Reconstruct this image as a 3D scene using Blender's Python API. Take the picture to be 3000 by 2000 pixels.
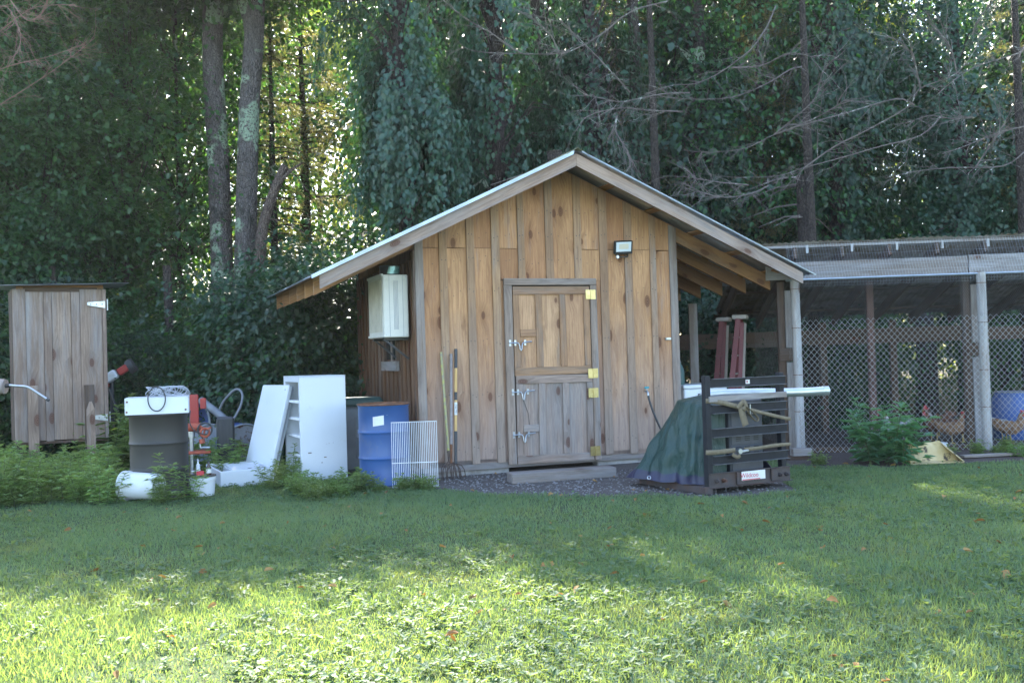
import bpy, bmesh, math, random
import numpy as np
from mathutils import Matrix, Vector

for o in list(bpy.data.objects):
    bpy.data.objects.remove(o)
sc = bpy.context.scene
col = sc.collection
rng = np.random.default_rng(11)
random.seed(11)
PI = math.pi

# ------------------------------------------------------------------ camera, sky, sun, exposure
EYE = 1.38          # eye height above the yard
FPX = 2900.0        # focal length in pixels of the 3000 px wide photograph
PITCH, ROLL = math.radians(0.8), 0.030
cF = np.array([0, math.cos(PITCH), math.sin(PITCH)])
_R = np.array([1.0, 0, 0]); _U = np.cross(_R, cF)
cR = _R * math.cos(ROLL) - _U * math.sin(ROLL)
cU = _U * math.cos(ROLL) + _R * math.sin(ROLL)
cam = bpy.data.cameras.new('camera')
cam.sensor_width = 36.0
cam.lens = 36.0 * FPX / 3000.0
cam.clip_start = 0.05
cam.clip_end = 1000.0
cam_o = bpy.data.objects.new('camera', cam)
cam_o.matrix_world = Matrix([[cR[i], cU[i], -cF[i], (0, 0, EYE)[i]] for i in range(3)] + [[0, 0, 0, 1]])
col.objects.link(cam_o)
sc.camera = cam_o

SUN_EL, SUN_AZ = math.radians(43), math.radians(-14)      # azimuth from +Y, negative = to the left
world = bpy.data.worlds.new('World')
sc.world = world
world.use_nodes = True
wn = world.node_tree
sky = wn.nodes.new('ShaderNodeTexSky')
sky.sky_type = 'NISHITA'
sky.sun_disc = False
sky.sun_elevation = SUN_EL
sky.sun_rotation = SUN_AZ
sky.air_density = 1.0
sky.dust_density = 1.2
bg = wn.nodes['Background']
bg.inputs[1].default_value = 0.15
wn.links.new(sky.outputs[0], bg.inputs[0])
sl = bpy.data.lights.new('sun', 'SUN')
sl.energy = 5.0
sl.angle = math.radians(0.53)
sl.color = (1.0, 0.93, 0.80)
so = bpy.data.objects.new('sun', sl)
sdir = Vector((math.sin(SUN_AZ) * math.cos(SUN_EL), math.cos(SUN_AZ) * math.cos(SUN_EL), math.sin(SUN_EL)))
so.rotation_euler = sdir.to_track_quat('Z', 'Y').to_euler()
so.location = (0, 0, 30)
col.objects.link(so)
sc.view_settings.view_transform = 'Standard'
sc.view_settings.look = 'None'
sc.view_settings.exposure = 2.78
sc.view_settings.gamma = 1.0
sc.render.engine = 'CYCLES'
sc.cycles.max_bounces = 8
sc.cycles.transmission_bounces = 6
sc.cycles.transparent_max_bounces = 8

# ------------------------------------------------------------------ pixels of the photograph -> directions -> points on surfaces
def ray(x, y):
    return cF + cR * (x - 1500) / FPX - cU * (y - 1000) / FPX
def G(x, y, z=0.0):                                  # where the pixel's ray meets the level z
    d = ray(x, y); p = np.array([0, 0, EYE]) + d * (z - EYE) / d[2]
    return Vector(p)
def D(x, y, dist):                                   # point on the ray at forward distance dist
    d = ray(x, y); return Vector(np.array([0, 0, EYE]) + d * dist / d[1])
def on_plane(x, y, P, n):
    d = ray(x, y); o = np.array([0, 0, EYE]); P = np.array(P); n = np.array(n)
    return Vector(o + d * np.dot(P - o, n) / np.dot(d, n))
def gx(px, dist):                                    # ground point straight below pixel column px at distance dist
    p = D(px, 1050, dist); return Vector((p.x, p.y, 0))

# ------------------------------------------------------------------ materials
class NT:
    def __init__(s, name):
        m = bpy.data.materials.new(name); m.use_nodes = True
        s.m = m; s.t = m.node_tree; s.b = s.t.nodes['Principled BSDF']; s.out = s.t.nodes['Material Output']
    def n(s, typ, **kw):
        nd = s.t.nodes.new(typ)
        for k, v in kw.items(): setattr(nd, k, v)
        return nd
    def set(s, sock, v):
        if hasattr(v, 'is_output') or isinstance(v, bpy.types.NodeSocket): s.t.links.new(v, sock)
        else:
            if sock.type == 'RGBA' and len(v) == 3: v = (*v, 1)
            sock.default_value = v
    def coord(s, kind='Object'):
        return s.n('ShaderNodeTexCoord').outputs[kind]
    def mapv(s, vec, scale=(1, 1, 1), loc=(0, 0, 0)):
        nd = s.n('ShaderNodeMapping'); s.set(nd.inputs['Vector'], vec); s.set(nd.inputs['Scale'], scale); s.set(nd.inputs['Location'], loc)
        return nd.outputs[0]
    def noise(s, vec, scale, detail=4, rough=0.55, dist=0.0):
        nd = s.n('ShaderNodeTexNoise'); s.set(nd.inputs['Vector'], vec); s.set(nd.inputs['Scale'], scale)
        s.set(nd.inputs['Detail'], detail); s.set(nd.inputs['Roughness'], rough); s.set(nd.inputs['Distortion'], dist)
        return nd.outputs['Fac']
    def ramp(s, fac, a, b, ca=(0, 0, 0), cb=(1, 1, 1)):
        nd = s.n('ShaderNodeValToRGB'); s.set(nd.inputs[0], fac)
        e = nd.color_ramp.elements; e[0].position = a; e[1].position = b; e[0].color = (*ca, 1); e[1].color = (*cb, 1)
        return nd.outputs[0]
    def mix(s, fac, a, b, mode='MIX'):
        nd = s.n('ShaderNodeMix', data_type='RGBA', blend_type=mode)
        s.set(nd.inputs[0], fac); s.set(nd.inputs[6], a); s.set(nd.inputs[7], b)
        return nd.outputs[2]
    def math(s, op, a, b=0.0, c=None, clamp=False):
        nd = s.n('ShaderNodeMath', operation=op, use_clamp=clamp); s.set(nd.inputs[0], a); s.set(nd.inputs[1], b)
        if c is not None: s.set(nd.inputs[2], c)
        return nd.outputs[0]
    def vadd(s, a, b):
        nd = s.n('ShaderNodeVectorMath', operation='ADD'); s.set(nd.inputs[0], a); s.set(nd.inputs[1], b); return nd.outputs[0]
    def rnd(s): return s.n('ShaderNodeObjectInfo').outputs['Random']
    def bump(s, h, strength=0.3, dist=0.01):
        nd = s.n('ShaderNodeBump'); s.set(nd.inputs['Height'], h); s.set(nd.inputs['Strength'], strength); s.set(nd.inputs['Distance'], dist)
        s.t.links.new(nd.outputs[0], s.b.inputs['Normal'])
    def fin(s, colr, rough=0.6, metal=0.0, spec=0.5):
        s.set(s.b.inputs['Base Color'], colr); s.set(s.b.inputs['Roughness'], rough); s.set(s.b.inputs['Metallic'], metal)
        s.set(s.b.inputs['Specular IOR Level'], spec)
        return s.m

def simple(name, c1, c2=None, scale=6.0, rough=0.6, metal=0.0, bump=0.0, lo=0.35, hi=0.65, dirt=None, dlo=0.55, dhi=0.75, dscale=3.0, spec=0.5, stretch=(1, 1, 1)):
    k = NT(name); c2 = c2 or tuple(v * 0.75 for v in c1)
    v = k.vadd(k.coord(), k.math('MULTIPLY', k.rnd(), 37.0))
    v = k.mapv(v, stretch)
    n1 = k.noise(v, scale, 6)
    cc = k.mix(k.ramp(n1, lo, hi), c1, c2)
    rg = rough
    if dirt:
        n2 = k.noise(v, dscale, 8, 0.65)
        f = k.ramp(n2, dlo, dhi)
        cc = k.mix(f, cc, dirt)
        rg = k.math('MULTIPLY_ADD', f, 0.85 - rough, rough)
    else:
        rg = k.math('MULTIPLY_ADD', n1, 0.16, max(rough - 0.08, 0.02))
    if bump: k.bump(k.noise(v, scale * 5, 6), bump, 0.004)
    return k.fin(cc, rg, metal, spec)

def wood(name, ca, cb, dark, grey, greyamt=0.5, weather=None, knots=0.5, rough=0.75):
    """sawn boards: grain runs along local Z of each board; every board gets its own tone and knots"""
    k = NT(name)
    r = k.rnd()
    off = k.n('ShaderNodeCombineXYZ')
    k.set(off.inputs[0], k.math('MULTIPLY', r, 13.7)); k.set(off.inputs[1], k.math('MULTIPLY', r, 5.1)); k.set(off.inputs[2], k.math('MULTIPLY', r, 41.3))
    v = k.vadd(k.coord(), off.outputs[0])
    warp = k.noise(k.mapv(v, (3, 3, 0.8)), 1.0, 3)
    if knots:
        vo = k.n('ShaderNodeTexVoronoi', voronoi_dimensions='2D'); sp = k.n('ShaderNodeSeparateXYZ'); k.set(sp.inputs[0], v)
        cb2 = k.n('ShaderNodeCombineXYZ'); k.set(cb2.inputs[0], k.math('MULTIPLY', k.math('ADD', sp.outputs[0], sp.outputs[1]), 4.0)); k.set(cb2.inputs[1], k.math('MULTIPLY', sp.outputs[2], 2.0))
        k.set(vo.inputs['Vector'], cb2.outputs[0]); k.set(vo.inputs['Scale'], 1.0); k.set(vo.inputs['Randomness'], 1.0)
        sel = k.n('ShaderNodeSeparateColor'); k.set(sel.inputs[0], vo.outputs['Color'])
        on = k.math('LESS_THAN', sel.outputs[0], knots)
        d = k.math('DIVIDE', k.math('ADD', vo.outputs['Distance'], k.math('MULTIPLY_ADD', warp, 0.08, -0.04)), k.math('MULTIPLY_ADD', sel.outputs[1], 0.9, 0.55))
        kn = k.math('MULTIPLY', k.ramp(d, 0.085, 0.125, (1, 1, 1), (0, 0, 0)), on); halo = k.math('MULTIPLY', k.ramp(d, 0.10, 0.40, (1, 1, 1), (0, 0, 0)), on)
        sh = k.n('ShaderNodeCombineXYZ'); k.set(sh.inputs[0], k.math('MULTIPLY', halo, 0.045)); v2 = k.vadd(v, sh.outputs[0])
    else: v2 = v
    base = k.noise(k.mapv(v2, (1, 1, 0.10)), 24, 6, 0.65, 0.9)
    fine = k.noise(k.mapv(v2, (1, 1, 0.05)), 150, 3, 0.6)
    big = k.noise(k.mapv(v, (2.2, 2.2, 0.9)), 1.0, 5, 0.6)
    tone = k.math('FRACT', k.math('MULTIPLY', r, 7.31))
    c = k.mix(tone, ca, cb)
    c = k.mix(1.0, c, k.ramp(big, 0.25, 0.75, (0.62, 0.58, 0.55), (1.2, 1.2, 1.2)), 'MULTIPLY')
    c = k.mix(k.math('MULTIPLY', k.ramp(base, 0.45, 0.66), 0.5), c, dark)
    wv = k.n('ShaderNodeTexWave', wave_type='BANDS', bands_direction='X', wave_profile='SIN')
    k.set(wv.inputs['Vector'], k.mapv(v2, (1, 1, 0.07))); k.set(wv.inputs['Scale'], 9.0); k.set(wv.inputs['Distortion'], 9.0)
    k.set(wv.inputs['Detail'], 2.0); k.set(wv.inputs['Detail Scale'], 1.2)
    c = k.mix(k.math('MULTIPLY', k.ramp(wv.outputs['Fac'], 0.6, 1.0), 0.25), c, dark)
    c = k.mix(k.math('MULTIPLY', k.ramp(fine, 0.45, 0.75), 0.28), c, dark)
    st = k.noise(k.mapv(v, (6, 6, 0.7)), 1.0, 6, 0.65)
    gm = k.ramp(st, 0.62 - 0.35 * greyamt, 0.80 - 0.25 * greyamt)
    if weather:                                  # boards have silvered where rain splashes them: noise-edged
        zz = k.n('ShaderNodeSeparateXYZ'); k.set(zz.inputs[0], k.n('ShaderNodeNewGeometry').outputs['Position'])
        h = k.math('MULTIPLY_ADD', warp, 1.5, zz.outputs[2])
        h = k.math('MULTIPLY_ADD', st, 1.2, h)
        w = k.ramp(k.math('DIVIDE', h, 5.0), weather[0] / 5.0, weather[1] / 5.0, (1, 1, 1), (0, 0, 0))
        gm = k.math('MAXIMUM', k.math('MULTIPLY', gm, 0.8), k.math('MULTIPLY', w, 0.78))
    gcol = k.mix(k.ramp(base, 0.3, 0.75), grey, tuple(x * 0.58 for x in grey))
    c = k.mix(gm, c, gcol)
    stain = k.ramp(k.noise(k.mapv(k.vadd(v, (7.7, 3.1, 2.2)), (9, 9, 1.6)), 1.0, 6, 0.7), 0.60, 0.72)
    c = k.mix(k.math('MULTIPLY', stain, 0.45), c, tuple(x * 0.6 for x in dark))
    if knots:
        ring = k.math('MULTIPLY_ADD', k.math('SINE', k.math('MULTIPLY', d, 150.0)), 0.22, 0.68)
        c = k.mix(k.math('MULTIPLY', halo, 0.38), c, tuple(x * 0.8 for x in dark))
        c = k.mix(k.math('MULTIPLY', kn, ring), c, (0.085, 0.028, 0.014))
    k.bump(k.math('ADD', fine, k.math('MULTIPLY', base, 1.5)), 0.35, 0.004)
    return k.fin(c, k.math('MULTIPLY_ADD', fine, 0.15, rough - 0.05), 0, 0.3)

def leafmat(name, c_lo, c_hi, trans=0.42, tcol=None, rough=0.42, spec=0.5, straw=None):
    k = NT(name)
    a = k.n('ShaderNodeAttribute', attribute_name='lv')
    c = k.mix(a.outputs['Fac'], c_lo, c_hi)
    if straw:                                    # tired, yellowed turf in patches and single dry blades
        pp = k.n('ShaderNodeNewGeometry').outputs['Position']
        f = k.math('MULTIPLY', k.ramp(k.noise(pp, 1.1, 4, 0.6), 0.52, 0.70), 0.40)
        f = k.math('MAXIMUM', f, k.ramp(k.noise(pp, 55, 2), 0.64, 0.70))
        c = k.mix(f, c, straw)
    o = k.rnd()
    hs = k.n('ShaderNodeHueSaturation'); k.set(hs.inputs['Color'], c); k.set(hs.inputs['Hue'], k.math('MULTIPLY_ADD', o, 0.03, 0.485)); k.set(hs.inputs['Value'], k.math('MULTIPLY_ADD', o, 0.4, 0.8))
    c = hs.outputs[0]
    k.fin(c, rough, 0, spec)
    tr = k.n('ShaderNodeBsdfTranslucent')
    tc = k.mix(1.0, c, tcol or (2.2, 2.0, 0.8), 'MULTIPLY')
    k.set(tr.inputs[0], tc)
    ms = k.n('ShaderNodeMixShader'); k.set(ms.inputs[0], trans)
    k.t.links.new(k.b.outputs[0], ms.inputs[1]); k.t.links.new(tr.outputs[0], ms.inputs[2]); k.t.links.new(ms.outputs[0], k.out.inputs[0])
    return k.m

M = {}
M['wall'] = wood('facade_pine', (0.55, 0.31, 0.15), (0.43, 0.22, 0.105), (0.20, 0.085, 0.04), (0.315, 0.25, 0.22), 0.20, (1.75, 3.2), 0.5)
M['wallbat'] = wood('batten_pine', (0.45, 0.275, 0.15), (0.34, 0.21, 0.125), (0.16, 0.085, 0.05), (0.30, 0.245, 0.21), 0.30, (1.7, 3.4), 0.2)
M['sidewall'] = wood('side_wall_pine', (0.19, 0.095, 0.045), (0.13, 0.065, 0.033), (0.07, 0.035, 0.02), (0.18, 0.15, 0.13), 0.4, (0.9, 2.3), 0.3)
M['trim'] = wood('grey_trim_pine', (0.31, 0.235, 0.185), (0.26, 0.20, 0.16), (0.11, 0.08, 0.065), (0.30, 0.265, 0.245), 0.5, None, 0.18)
M['door_up'] = wood('upper_door_pine', (0.55, 0.335, 0.185), (0.48, 0.275, 0.148), (0.22, 0.11, 0.06), (0.25, 0.2, 0.16), 0.15, None, 0.7)
M['door_rail'] = wood('door_rail_pine', (0.38, 0.225, 0.125), (0.32, 0.18, 0.10), (0.15, 0.085, 0.05), (0.24, 0.2, 0.17), 0.4, None, 0.3)
M['door_lo'] = wood('lower_door_pine', (0.37, 0.275, 0.22), (0.31, 0.23, 0.185), (0.13, 0.09, 0.07), (0.30, 0.265, 0.245), 0.7, None, 0.5)
M['fly'] = wood('barge_board_pine', (0.37, 0.265, 0.20), (0.33, 0.235, 0.18), (0.14, 0.08, 0.055), (0.30, 0.255, 0.235), 0.5, None, 0.35)
M['rafter'] = wood('rafter_pine', (0.40, 0.215, 0.095), (0.33, 0.17, 0.075), (0.17, 0.085, 0.04), (0.25, 0.19, 0.14), 0.2, None, 0.3)
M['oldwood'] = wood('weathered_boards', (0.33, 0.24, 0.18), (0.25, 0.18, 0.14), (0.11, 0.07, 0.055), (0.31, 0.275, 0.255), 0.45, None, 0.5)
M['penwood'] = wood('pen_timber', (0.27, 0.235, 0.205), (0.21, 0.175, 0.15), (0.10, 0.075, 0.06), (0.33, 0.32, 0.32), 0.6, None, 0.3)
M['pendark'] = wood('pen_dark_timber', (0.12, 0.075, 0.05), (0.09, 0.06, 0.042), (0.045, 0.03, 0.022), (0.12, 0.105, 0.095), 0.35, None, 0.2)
M['postwood'] = wood('pen_post_timber', (0.40, 0.38, 0.35), (0.36, 0.335, 0.31), (0.19, 0.14, 0.115), (0.46, 0.46, 0.46), 0.6, None, 0.25)
M['timber'] = wood('step_timber', (0.25, 0.205, 0.17), (0.22, 0.18, 0.155), (0.10, 0.075, 0.06), (0.25, 0.235, 0.23), 0.6, None, 0.2)
M['ash'] = wood('ash_handle', (0.62, 0.40, 0.16), (0.60, 0.38, 0.15), (0.42, 0.25, 0.1), (0.4, 0.3, 0.2), 0.05, None, 0)
M['roof'] = simple('galvanised_roofing', (0.52, 0.55, 0.57), (0.40, 0.42, 0.44), 4, 0.30, 0.85, 0.05, dirt=(0.30, 0.27, 0.23), dlo=0.6, dhi=0.8)
M['roof_old'] = simple('old_brown_roofing', (0.20, 0.17, 0.14), (0.28, 0.25, 0.21), 5, 0.6, 0.3, 0.1, dirt=(0.13, 0.10, 0.06), dlo=0.45, dhi=0.65)
M['moss'] = simple('mossy_cap', (0.22, 0.22, 0.12), (0.13, 0.12, 0.06), 20, 0.9, 0.2, 0.3)
M['concrete'] = simple('concrete', (0.36, 0.34, 0.32), (0.24, 0.225, 0.21), 7, 0.9, 0, 0.4, dirt=(0.13, 0.11, 0.09), dlo=0.5, dhi=0.72)
M['white'] = simple('white_enamel', (0.60, 0.63, 0.66), (0.55, 0.58, 0.61), 2, 0.35, 0, 0, dirt=(0.36, 0.34, 0.30), dlo=0.60, dhi=0.84, dscale=2.6)
M['whitein'] = simple('white_liner', (0.58, 0.61, 0.64), (0.50, 0.53, 0.56), 3, 0.4)
M['whiteplastic'] = simple('white_plastic', (0.60, 0.62, 0.64), (0.52, 0.53, 0.53), 4, 0.45, 0, 0, dirt=(0.3, 0.26, 0.2), dlo=0.62, dhi=0.85)
M['cream'] = simple('cream_casing', (0.62, 0.60, 0.54), (0.55, 0.53, 0.47), 3, 0.45, 0, 0, dirt=(0.40, 0.38, 0.27), dlo=0.58, dhi=0.8)
M['creamgrille'] = simple('cream_grille', (0.50, 0.47, 0.40), (0.40, 0.37, 0.31), 6, 0.5)
M['gapshade'] = simple('gap_shade', (0.02, 0.02, 0.02), (0.012, 0.012, 0.012), 4, 0.8)  # near-black colour for the shade inside gaps, slots and openings
M['blue'] = simple('blue_drum_paint', (0.024, 0.08, 0.23), (0.02, 0.065, 0.19), 3, 0.38, 0, 0.05, dirt=(0.10, 0.12, 0.17), dlo=0.56, dhi=0.8, dscale=4)
M['rust'] = simple('rust', (0.20, 0.085, 0.04), (0.10, 0.05, 0.03), 14, 0.85, 0.2, 0.3)
M['rustlid'] = simple('rusted_lid', (0.22, 0.15, 0.11), (0.12, 0.08, 0.06), 9, 0.7, 0.3, 0.2, dirt=(0.25, 0.24, 0.23), dlo=0.5, dhi=0.7)
M['rustdrum'] = simple('rust_speckled_drum', (0.34, 0.35, 0.38), (0.27, 0.28, 0.31), 5, 0.6, 0.2, 0.1, dirt=(0.15, 0.065, 0.035), dlo=0.50, dhi=0.58, dscale=9)
M['ruststeel'] = simple('rusty_channel', (0.075, 0.06, 0.057), (0.05, 0.042, 0.042), 8, 0.7, 0.3, 0.2, dirt=(0.11, 0.05, 0.03), dlo=0.48, dhi=0.68)
M['blacksteel'] = simple('black_steel', (0.011, 0.012, 0.015), (0.018, 0.019, 0.023), 10, 0.55, 0.0, 0.05, spec=0.2)
M['charcoal'] = simple('charcoal_drum', (0.024, 0.022, 0.019), (0.036, 0.032, 0.026), 4, 0.55, 0.1, 0.05)
M['dark'] = simple('dark_plastic', (0.03, 0.032, 0.034), (0.045, 0.046, 0.048), 6, 0.55)
M['greyplastic'] = simple('grey_plastic', (0.22, 0.24, 0.25), (0.17, 0.18, 0.19), 4, 0.6)
M['greenlid'] = simple('dull_green_plastic', (0.04, 0.09, 0.085), (0.03, 0.07, 0.065), 4, 0.6)
M['greyhose'] = simple('grey_conduit', (0.36, 0.38, 0.41), (0.28, 0.30, 0.33), 8, 0.5)
M['conduit'] = simple('weathered_conduit', (0.17, 0.185, 0.205), (0.12, 0.13, 0.145), 8, 0.5)
M['steellip'] = simple('grey_steel_lip', (0.11, 0.115, 0.13), (0.07, 0.072, 0.08), 12, 0.5, 0.5)  # slat lips, a lighter and bluer grey than the slats
M['zinc'] = simple('zinc_plate', (0.46, 0.48, 0.50), (0.37, 0.39, 0.41), 20, 0.34, 0.9)
M['brass'] = simple('brass_plate', (0.46, 0.39, 0.20), (0.36, 0.29, 0.13), 20, 0.3, 0.95)
M['flashing'] = simple('gable_flashing', (0.36, 0.41, 0.46), (0.28, 0.32, 0.36), 3, 0.4, 0.8, 0, stretch=(1, 1, 1))
M['tines'] = simple('forged_tines', (0.07, 0.055, 0.05), (0.10, 0.065, 0.05), 20, 0.6, 0.6)
M['black'] = simple('black_housing', (0.012, 0.012, 0.014), (0.02, 0.02, 0.022), 10, 0.4)
M['lens'] = simple('floodlight_lens', (0.55, 0.60, 0.62), (0.62, 0.66, 0.68), 5, 0.15)
M['ledpanel'] = simple('led_panel', (0.60, 0.55, 0.42), (0.56, 0.5, 0.38), 5, 0.3)
M['tealvalve'] = simple('teal_valve_handle', (0.04, 0.28, 0.33), (0.03, 0.22, 0.27), 5, 0.4)
M['hose'] = simple('black_hose', (0.02, 0.022, 0.026), (0.03, 0.032, 0.036), 8, 0.45)
M['red'] = simple('red_paint', (0.36, 0.035, 0.025), (0.27, 0.03, 0.022), 6, 0.5, 0, 0, dirt=(0.14, 0.05, 0.03), dlo=0.6, dhi=0.8)
M['orange'] = simple('faded_red_cast_iron', (0.42, 0.085, 0.04), (0.30, 0.06, 0.03), 7, 0.6, 0, 0.1, dirt=(0.13, 0.06, 0.04), dlo=0.55, dhi=0.75)
M['ladder'] = simple('red_ladder_rail', (0.17, 0.028, 0.03), (0.13, 0.024, 0.025), 6, 0.5)
M['laddercap'] = simple('ladder_grey', (0.42, 0.37, 0.33), (0.33, 0.29, 0.26), 6, 0.55)
M['unitgrey'] = simple('grey_powder_coat', (0.062, 0.068, 0.083), (0.05, 0.055, 0.068), 8, 0.5, 0.1)
M['strap'] = simple('webbing_strap', (0.17, 0.135, 0.085), (0.13, 0.10, 0.06), 30, 0.85, 0, 0.3)
M['pipe'] = simple('galvanised_duct', (0.50, 0.53, 0.56), (0.42, 0.45, 0.48), 6, 0.34, 0.75, 0.04)
M['wire'] = simple('galvanised_wire', (0.46, 0.48, 0.50), (0.36, 0.38, 0.40), 9, 0.45, 0.6)
M['hexwire'] = simple('old_hex_wire', (0.22, 0.22, 0.22), (0.15, 0.145, 0.14), 9, 0.6, 0.4)
M['whitewire'] = simple('white_coated_wire', (0.74, 0.76, 0.78), (0.6, 0.6, 0.6), 9, 0.4)
M['yellow'] = simple('yellowed_fibreglass', (0.52, 0.42, 0.24), (0.42, 0.31, 0.13), 5, 0.6, 0, 0.1, dirt=(0.055, 0.045, 0.035), dlo=0.58, dhi=0.64, dscale=6)
M['paper'] = simple('paper_label', (0.66, 0.66, 0.63), (0.56, 0.56, 0.53), 6, 0.7)
M['redprint'] = simple('red_print', (0.50, 0.035, 0.05), (0.45, 0.03, 0.045), 5, 0.6)
M['blackprint'] = simple('black_print', (0.03, 0.03, 0.03), None, 5, 0.6)
M['greyprint'] = simple('grey_print', (0.35, 0.36, 0.38), None, 5, 0.6)
M['brown'] = simple('brown_bottle', (0.06, 0.03, 0.018), (0.04, 0.02, 0.012), 5, 0.2)
M['bluetub'] = simple('blue_poly_drum', (0.04, 0.095, 0.30), (0.05, 0.11, 0.32), 4, 0.45, 0, 0, dirt=(0.22, 0.23, 0.24), dlo=0.55, dhi=0.75, dscale=2)
M['tin'] = simple('teal_tin', (0.10, 0.22, 0.20), (0.20, 0.36, 0.34), 14, 0.3, 0.4)
M['glass'] = simple('window_pane', (0.025, 0.03, 0.035), (0.02, 0.022, 0.025), 4, 0.08)

def tarp_mat():
    k = NT('green_tarpaulin'); v = k.coord()
    n1 = k.noise(v, 5, 6, 0.6, 0.5)
    c = k.mix(k.ramp(n1, 0.35, 0.65), (0.008, 0.034, 0.028), (0.011, 0.041, 0.035))
    h = None
    vs = k.mapv(v, (1, 1, 0.4))
    for sc, w in ((5.0, 0.6), (11.0, 0.45), (24.0, 0.25)):      # sharp creases running down: folded noise
        q = k.math('MULTIPLY', k.math('ABSOLUTE', k.math('SUBTRACT', k.noise(k.vadd(vs, (sc, 0, 2)), sc, 3, 0.5, 1.2), 0.5)), w)
        h = q if h is None else k.math('ADD', h, q)
    k.bump(h, 0.9, 0.05)
    return k.fin(c, 0.42, 0, 0.4)
M['tarp'] = tarp_mat()
M['tarphem'] = simple('blue_tarp_hem', (0.015, 0.017, 0.052), (0.012, 0.013, 0.04), 9, 0.5)

def bark_mat(name, c1, c2, lichen=0.5):
    k = NT(name); v = k.coord()
    vs = k.mapv(v, (1, 1, 0.3))
    n1 = k.noise(vs, 13, 8, 0.7, 1.0)
    vo = k.n('ShaderNodeTexVoronoi', feature='DISTANCE_TO_EDGE'); k.set(vo.inputs['Vector'], k.mapv(v, (1, 1, 0.45))); k.set(vo.inputs['Scale'], 26)
    c = k.mix(k.ramp(n1, 0.35, 0.65), c1, c2)
    c = k.mix(k.ramp(vo.outputs['Distance'], 0.0, 0.08, (1, 1, 1), (0, 0, 0)), c, tuple(x * 0.4 for x in c2))
    ms = k.ramp(k.noise(k.vadd(v, (5, 1, 3)), 2.1, 5, 0.6), 0.60, 0.66)
    c = k.mix(k.math('MULTIPLY', ms, 0.8), c, (0.035, 0.035, 0.028))
    if lichen:
        a = k.noise(v, 1.6, 2); b = k.noise(v, 22, 5, 0.7)
        f = k.math('MULTIPLY', k.ramp(a, 0.66 - 0.12 * lichen, 0.69 - 0.12 * lichen), k.ramp(b, 0.42, 0.5))
        c = k.mix(f, c, (0.26, 0.33, 0.235))
    k.bump(k.math('ADD', n1, k.math('MULTIPLY', vo.outputs['Distance'], 3)), 0.8, 0.03)
    return k.fin(c, 0.9, 0, 0.2)
M['bark'] = bark_mat('grey_bark', (0.16, 0.14, 0.132), (0.08, 0.068, 0.064), 1.0)
M['barkdark'] = bark_mat('dark_bark', (0.075, 0.06, 0.05), (0.04, 0.032, 0.028), 0.35)
M['barksnag'] = bark_mat('snag_wood', (0.17, 0.13, 0.105), (0.09, 0.065, 0.055), 0)
M['deadtwig'] = simple('dead_grey_branch', (0.155, 0.128, 0.112), (0.09, 0.073, 0.064), 9, 0.85, 0, 0, dirt=(0.34, 0.35, 0.30), dlo=0.58, dhi=0.64, dscale=6)
M['browntwig'] = simple('dead_brown_twig', (0.24, 0.15, 0.11), (0.17, 0.11, 0.085), 9, 0.85)
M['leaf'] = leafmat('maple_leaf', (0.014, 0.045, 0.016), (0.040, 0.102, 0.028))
M['leafdark'] = leafmat('shade_leaf', (0.013, 0.040, 0.022), (0.028, 0.074, 0.038), 0.32, (2.0, 2.0, 0.7))  # darker leaf copy with the shade of the wood put into its colour
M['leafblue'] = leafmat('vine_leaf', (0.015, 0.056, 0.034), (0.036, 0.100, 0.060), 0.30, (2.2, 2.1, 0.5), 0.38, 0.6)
M['leafsunlit'] = leafmat('far_sunlit_leaf', (0.09, 0.13, 0.025), (0.16, 0.20, 0.05), 0.55, (2.1, 1.9, 0.8))  # lighter, yellower leaf copy with the sunlight put into its colour
M['needle'] = leafmat('hemlock_needles', (0.06, 0.075, 0.04), (0.12, 0.125, 0.065), 0.5, (2.3, 2.0, 1.0), 0.6)
M['weed'] = leafmat('weed_leaf', (0.11, 0.185, 0.075), (0.18, 0.27, 0.125), 0.48, (2.0, 1.8, 0.6))
M['weedblue'] = leafmat('pen_shrub_leaf', (0.065, 0.150, 0.095), (0.105, 0.215, 0.135), 0.40, (1.8, 1.9, 0.6))
M['deadleaf'] = leafmat('fallen_leaf', (0.20, 0.10, 0.035), (0.34, 0.22, 0.08), 0.2, (1.5, 1.3, 0.8), 0.7, 0.2)
M['stem'] = simple('weed_stem', (0.10, 0.14, 0.05), (0.08, 0.10, 0.04), 8, 0.7)
M['grass'] = leafmat('grass_blade', (0.072, 0.142, 0.084), (0.135, 0.215, 0.135), 0.5, (2.25, 1.75, 0.5), 0.55, 0.3, (0.15, 0.16, 0.09))
M['clover'] = leafmat('lawn_weed_leaf', (0.070, 0.145, 0.085), (0.125, 0.21, 0.13), 0.48, (2.25, 1.75, 0.5), 0.55, 0.25)

def ground_mat():
    k = NT('lawn_soil'); v = k.n('ShaderNodeNewGeometry').outputs['Position']
    n1 = k.noise(v, 1.2, 6); n2 = k.noise(v, 35, 6, 0.7)
    c = k.mix(k.ramp(n1, 0.4, 0.6), (0.06, 0.095, 0.04), (0.075, 0.11, 0.045))
    c = k.mix(k.ramp(n2, 0.4, 0.7), c, (0.05, 0.045, 0.028))
    k.bump(n2, 0.6, 0.02)
    return k.fin(c, 0.95, 0, 0.1)
def dirt_mat(name, a, b, cst):
    k = NT(name); v = k.n('ShaderNodeNewGeometry').outputs['Position']
    n1 = k.noise(v, 3, 6); n2 = k.noise(v, 60, 8, 0.75)
    c = k.mix(k.ramp(n1, 0.35, 0.65), a, b)
    c = k.mix(k.ramp(n2, 0.45, 0.7), c, cst)
    k.bump(n2, 0.8, 0.02)
    return k.fin(c, 0.95, 0, 0.15)
M['ground'] = ground_mat()
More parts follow.
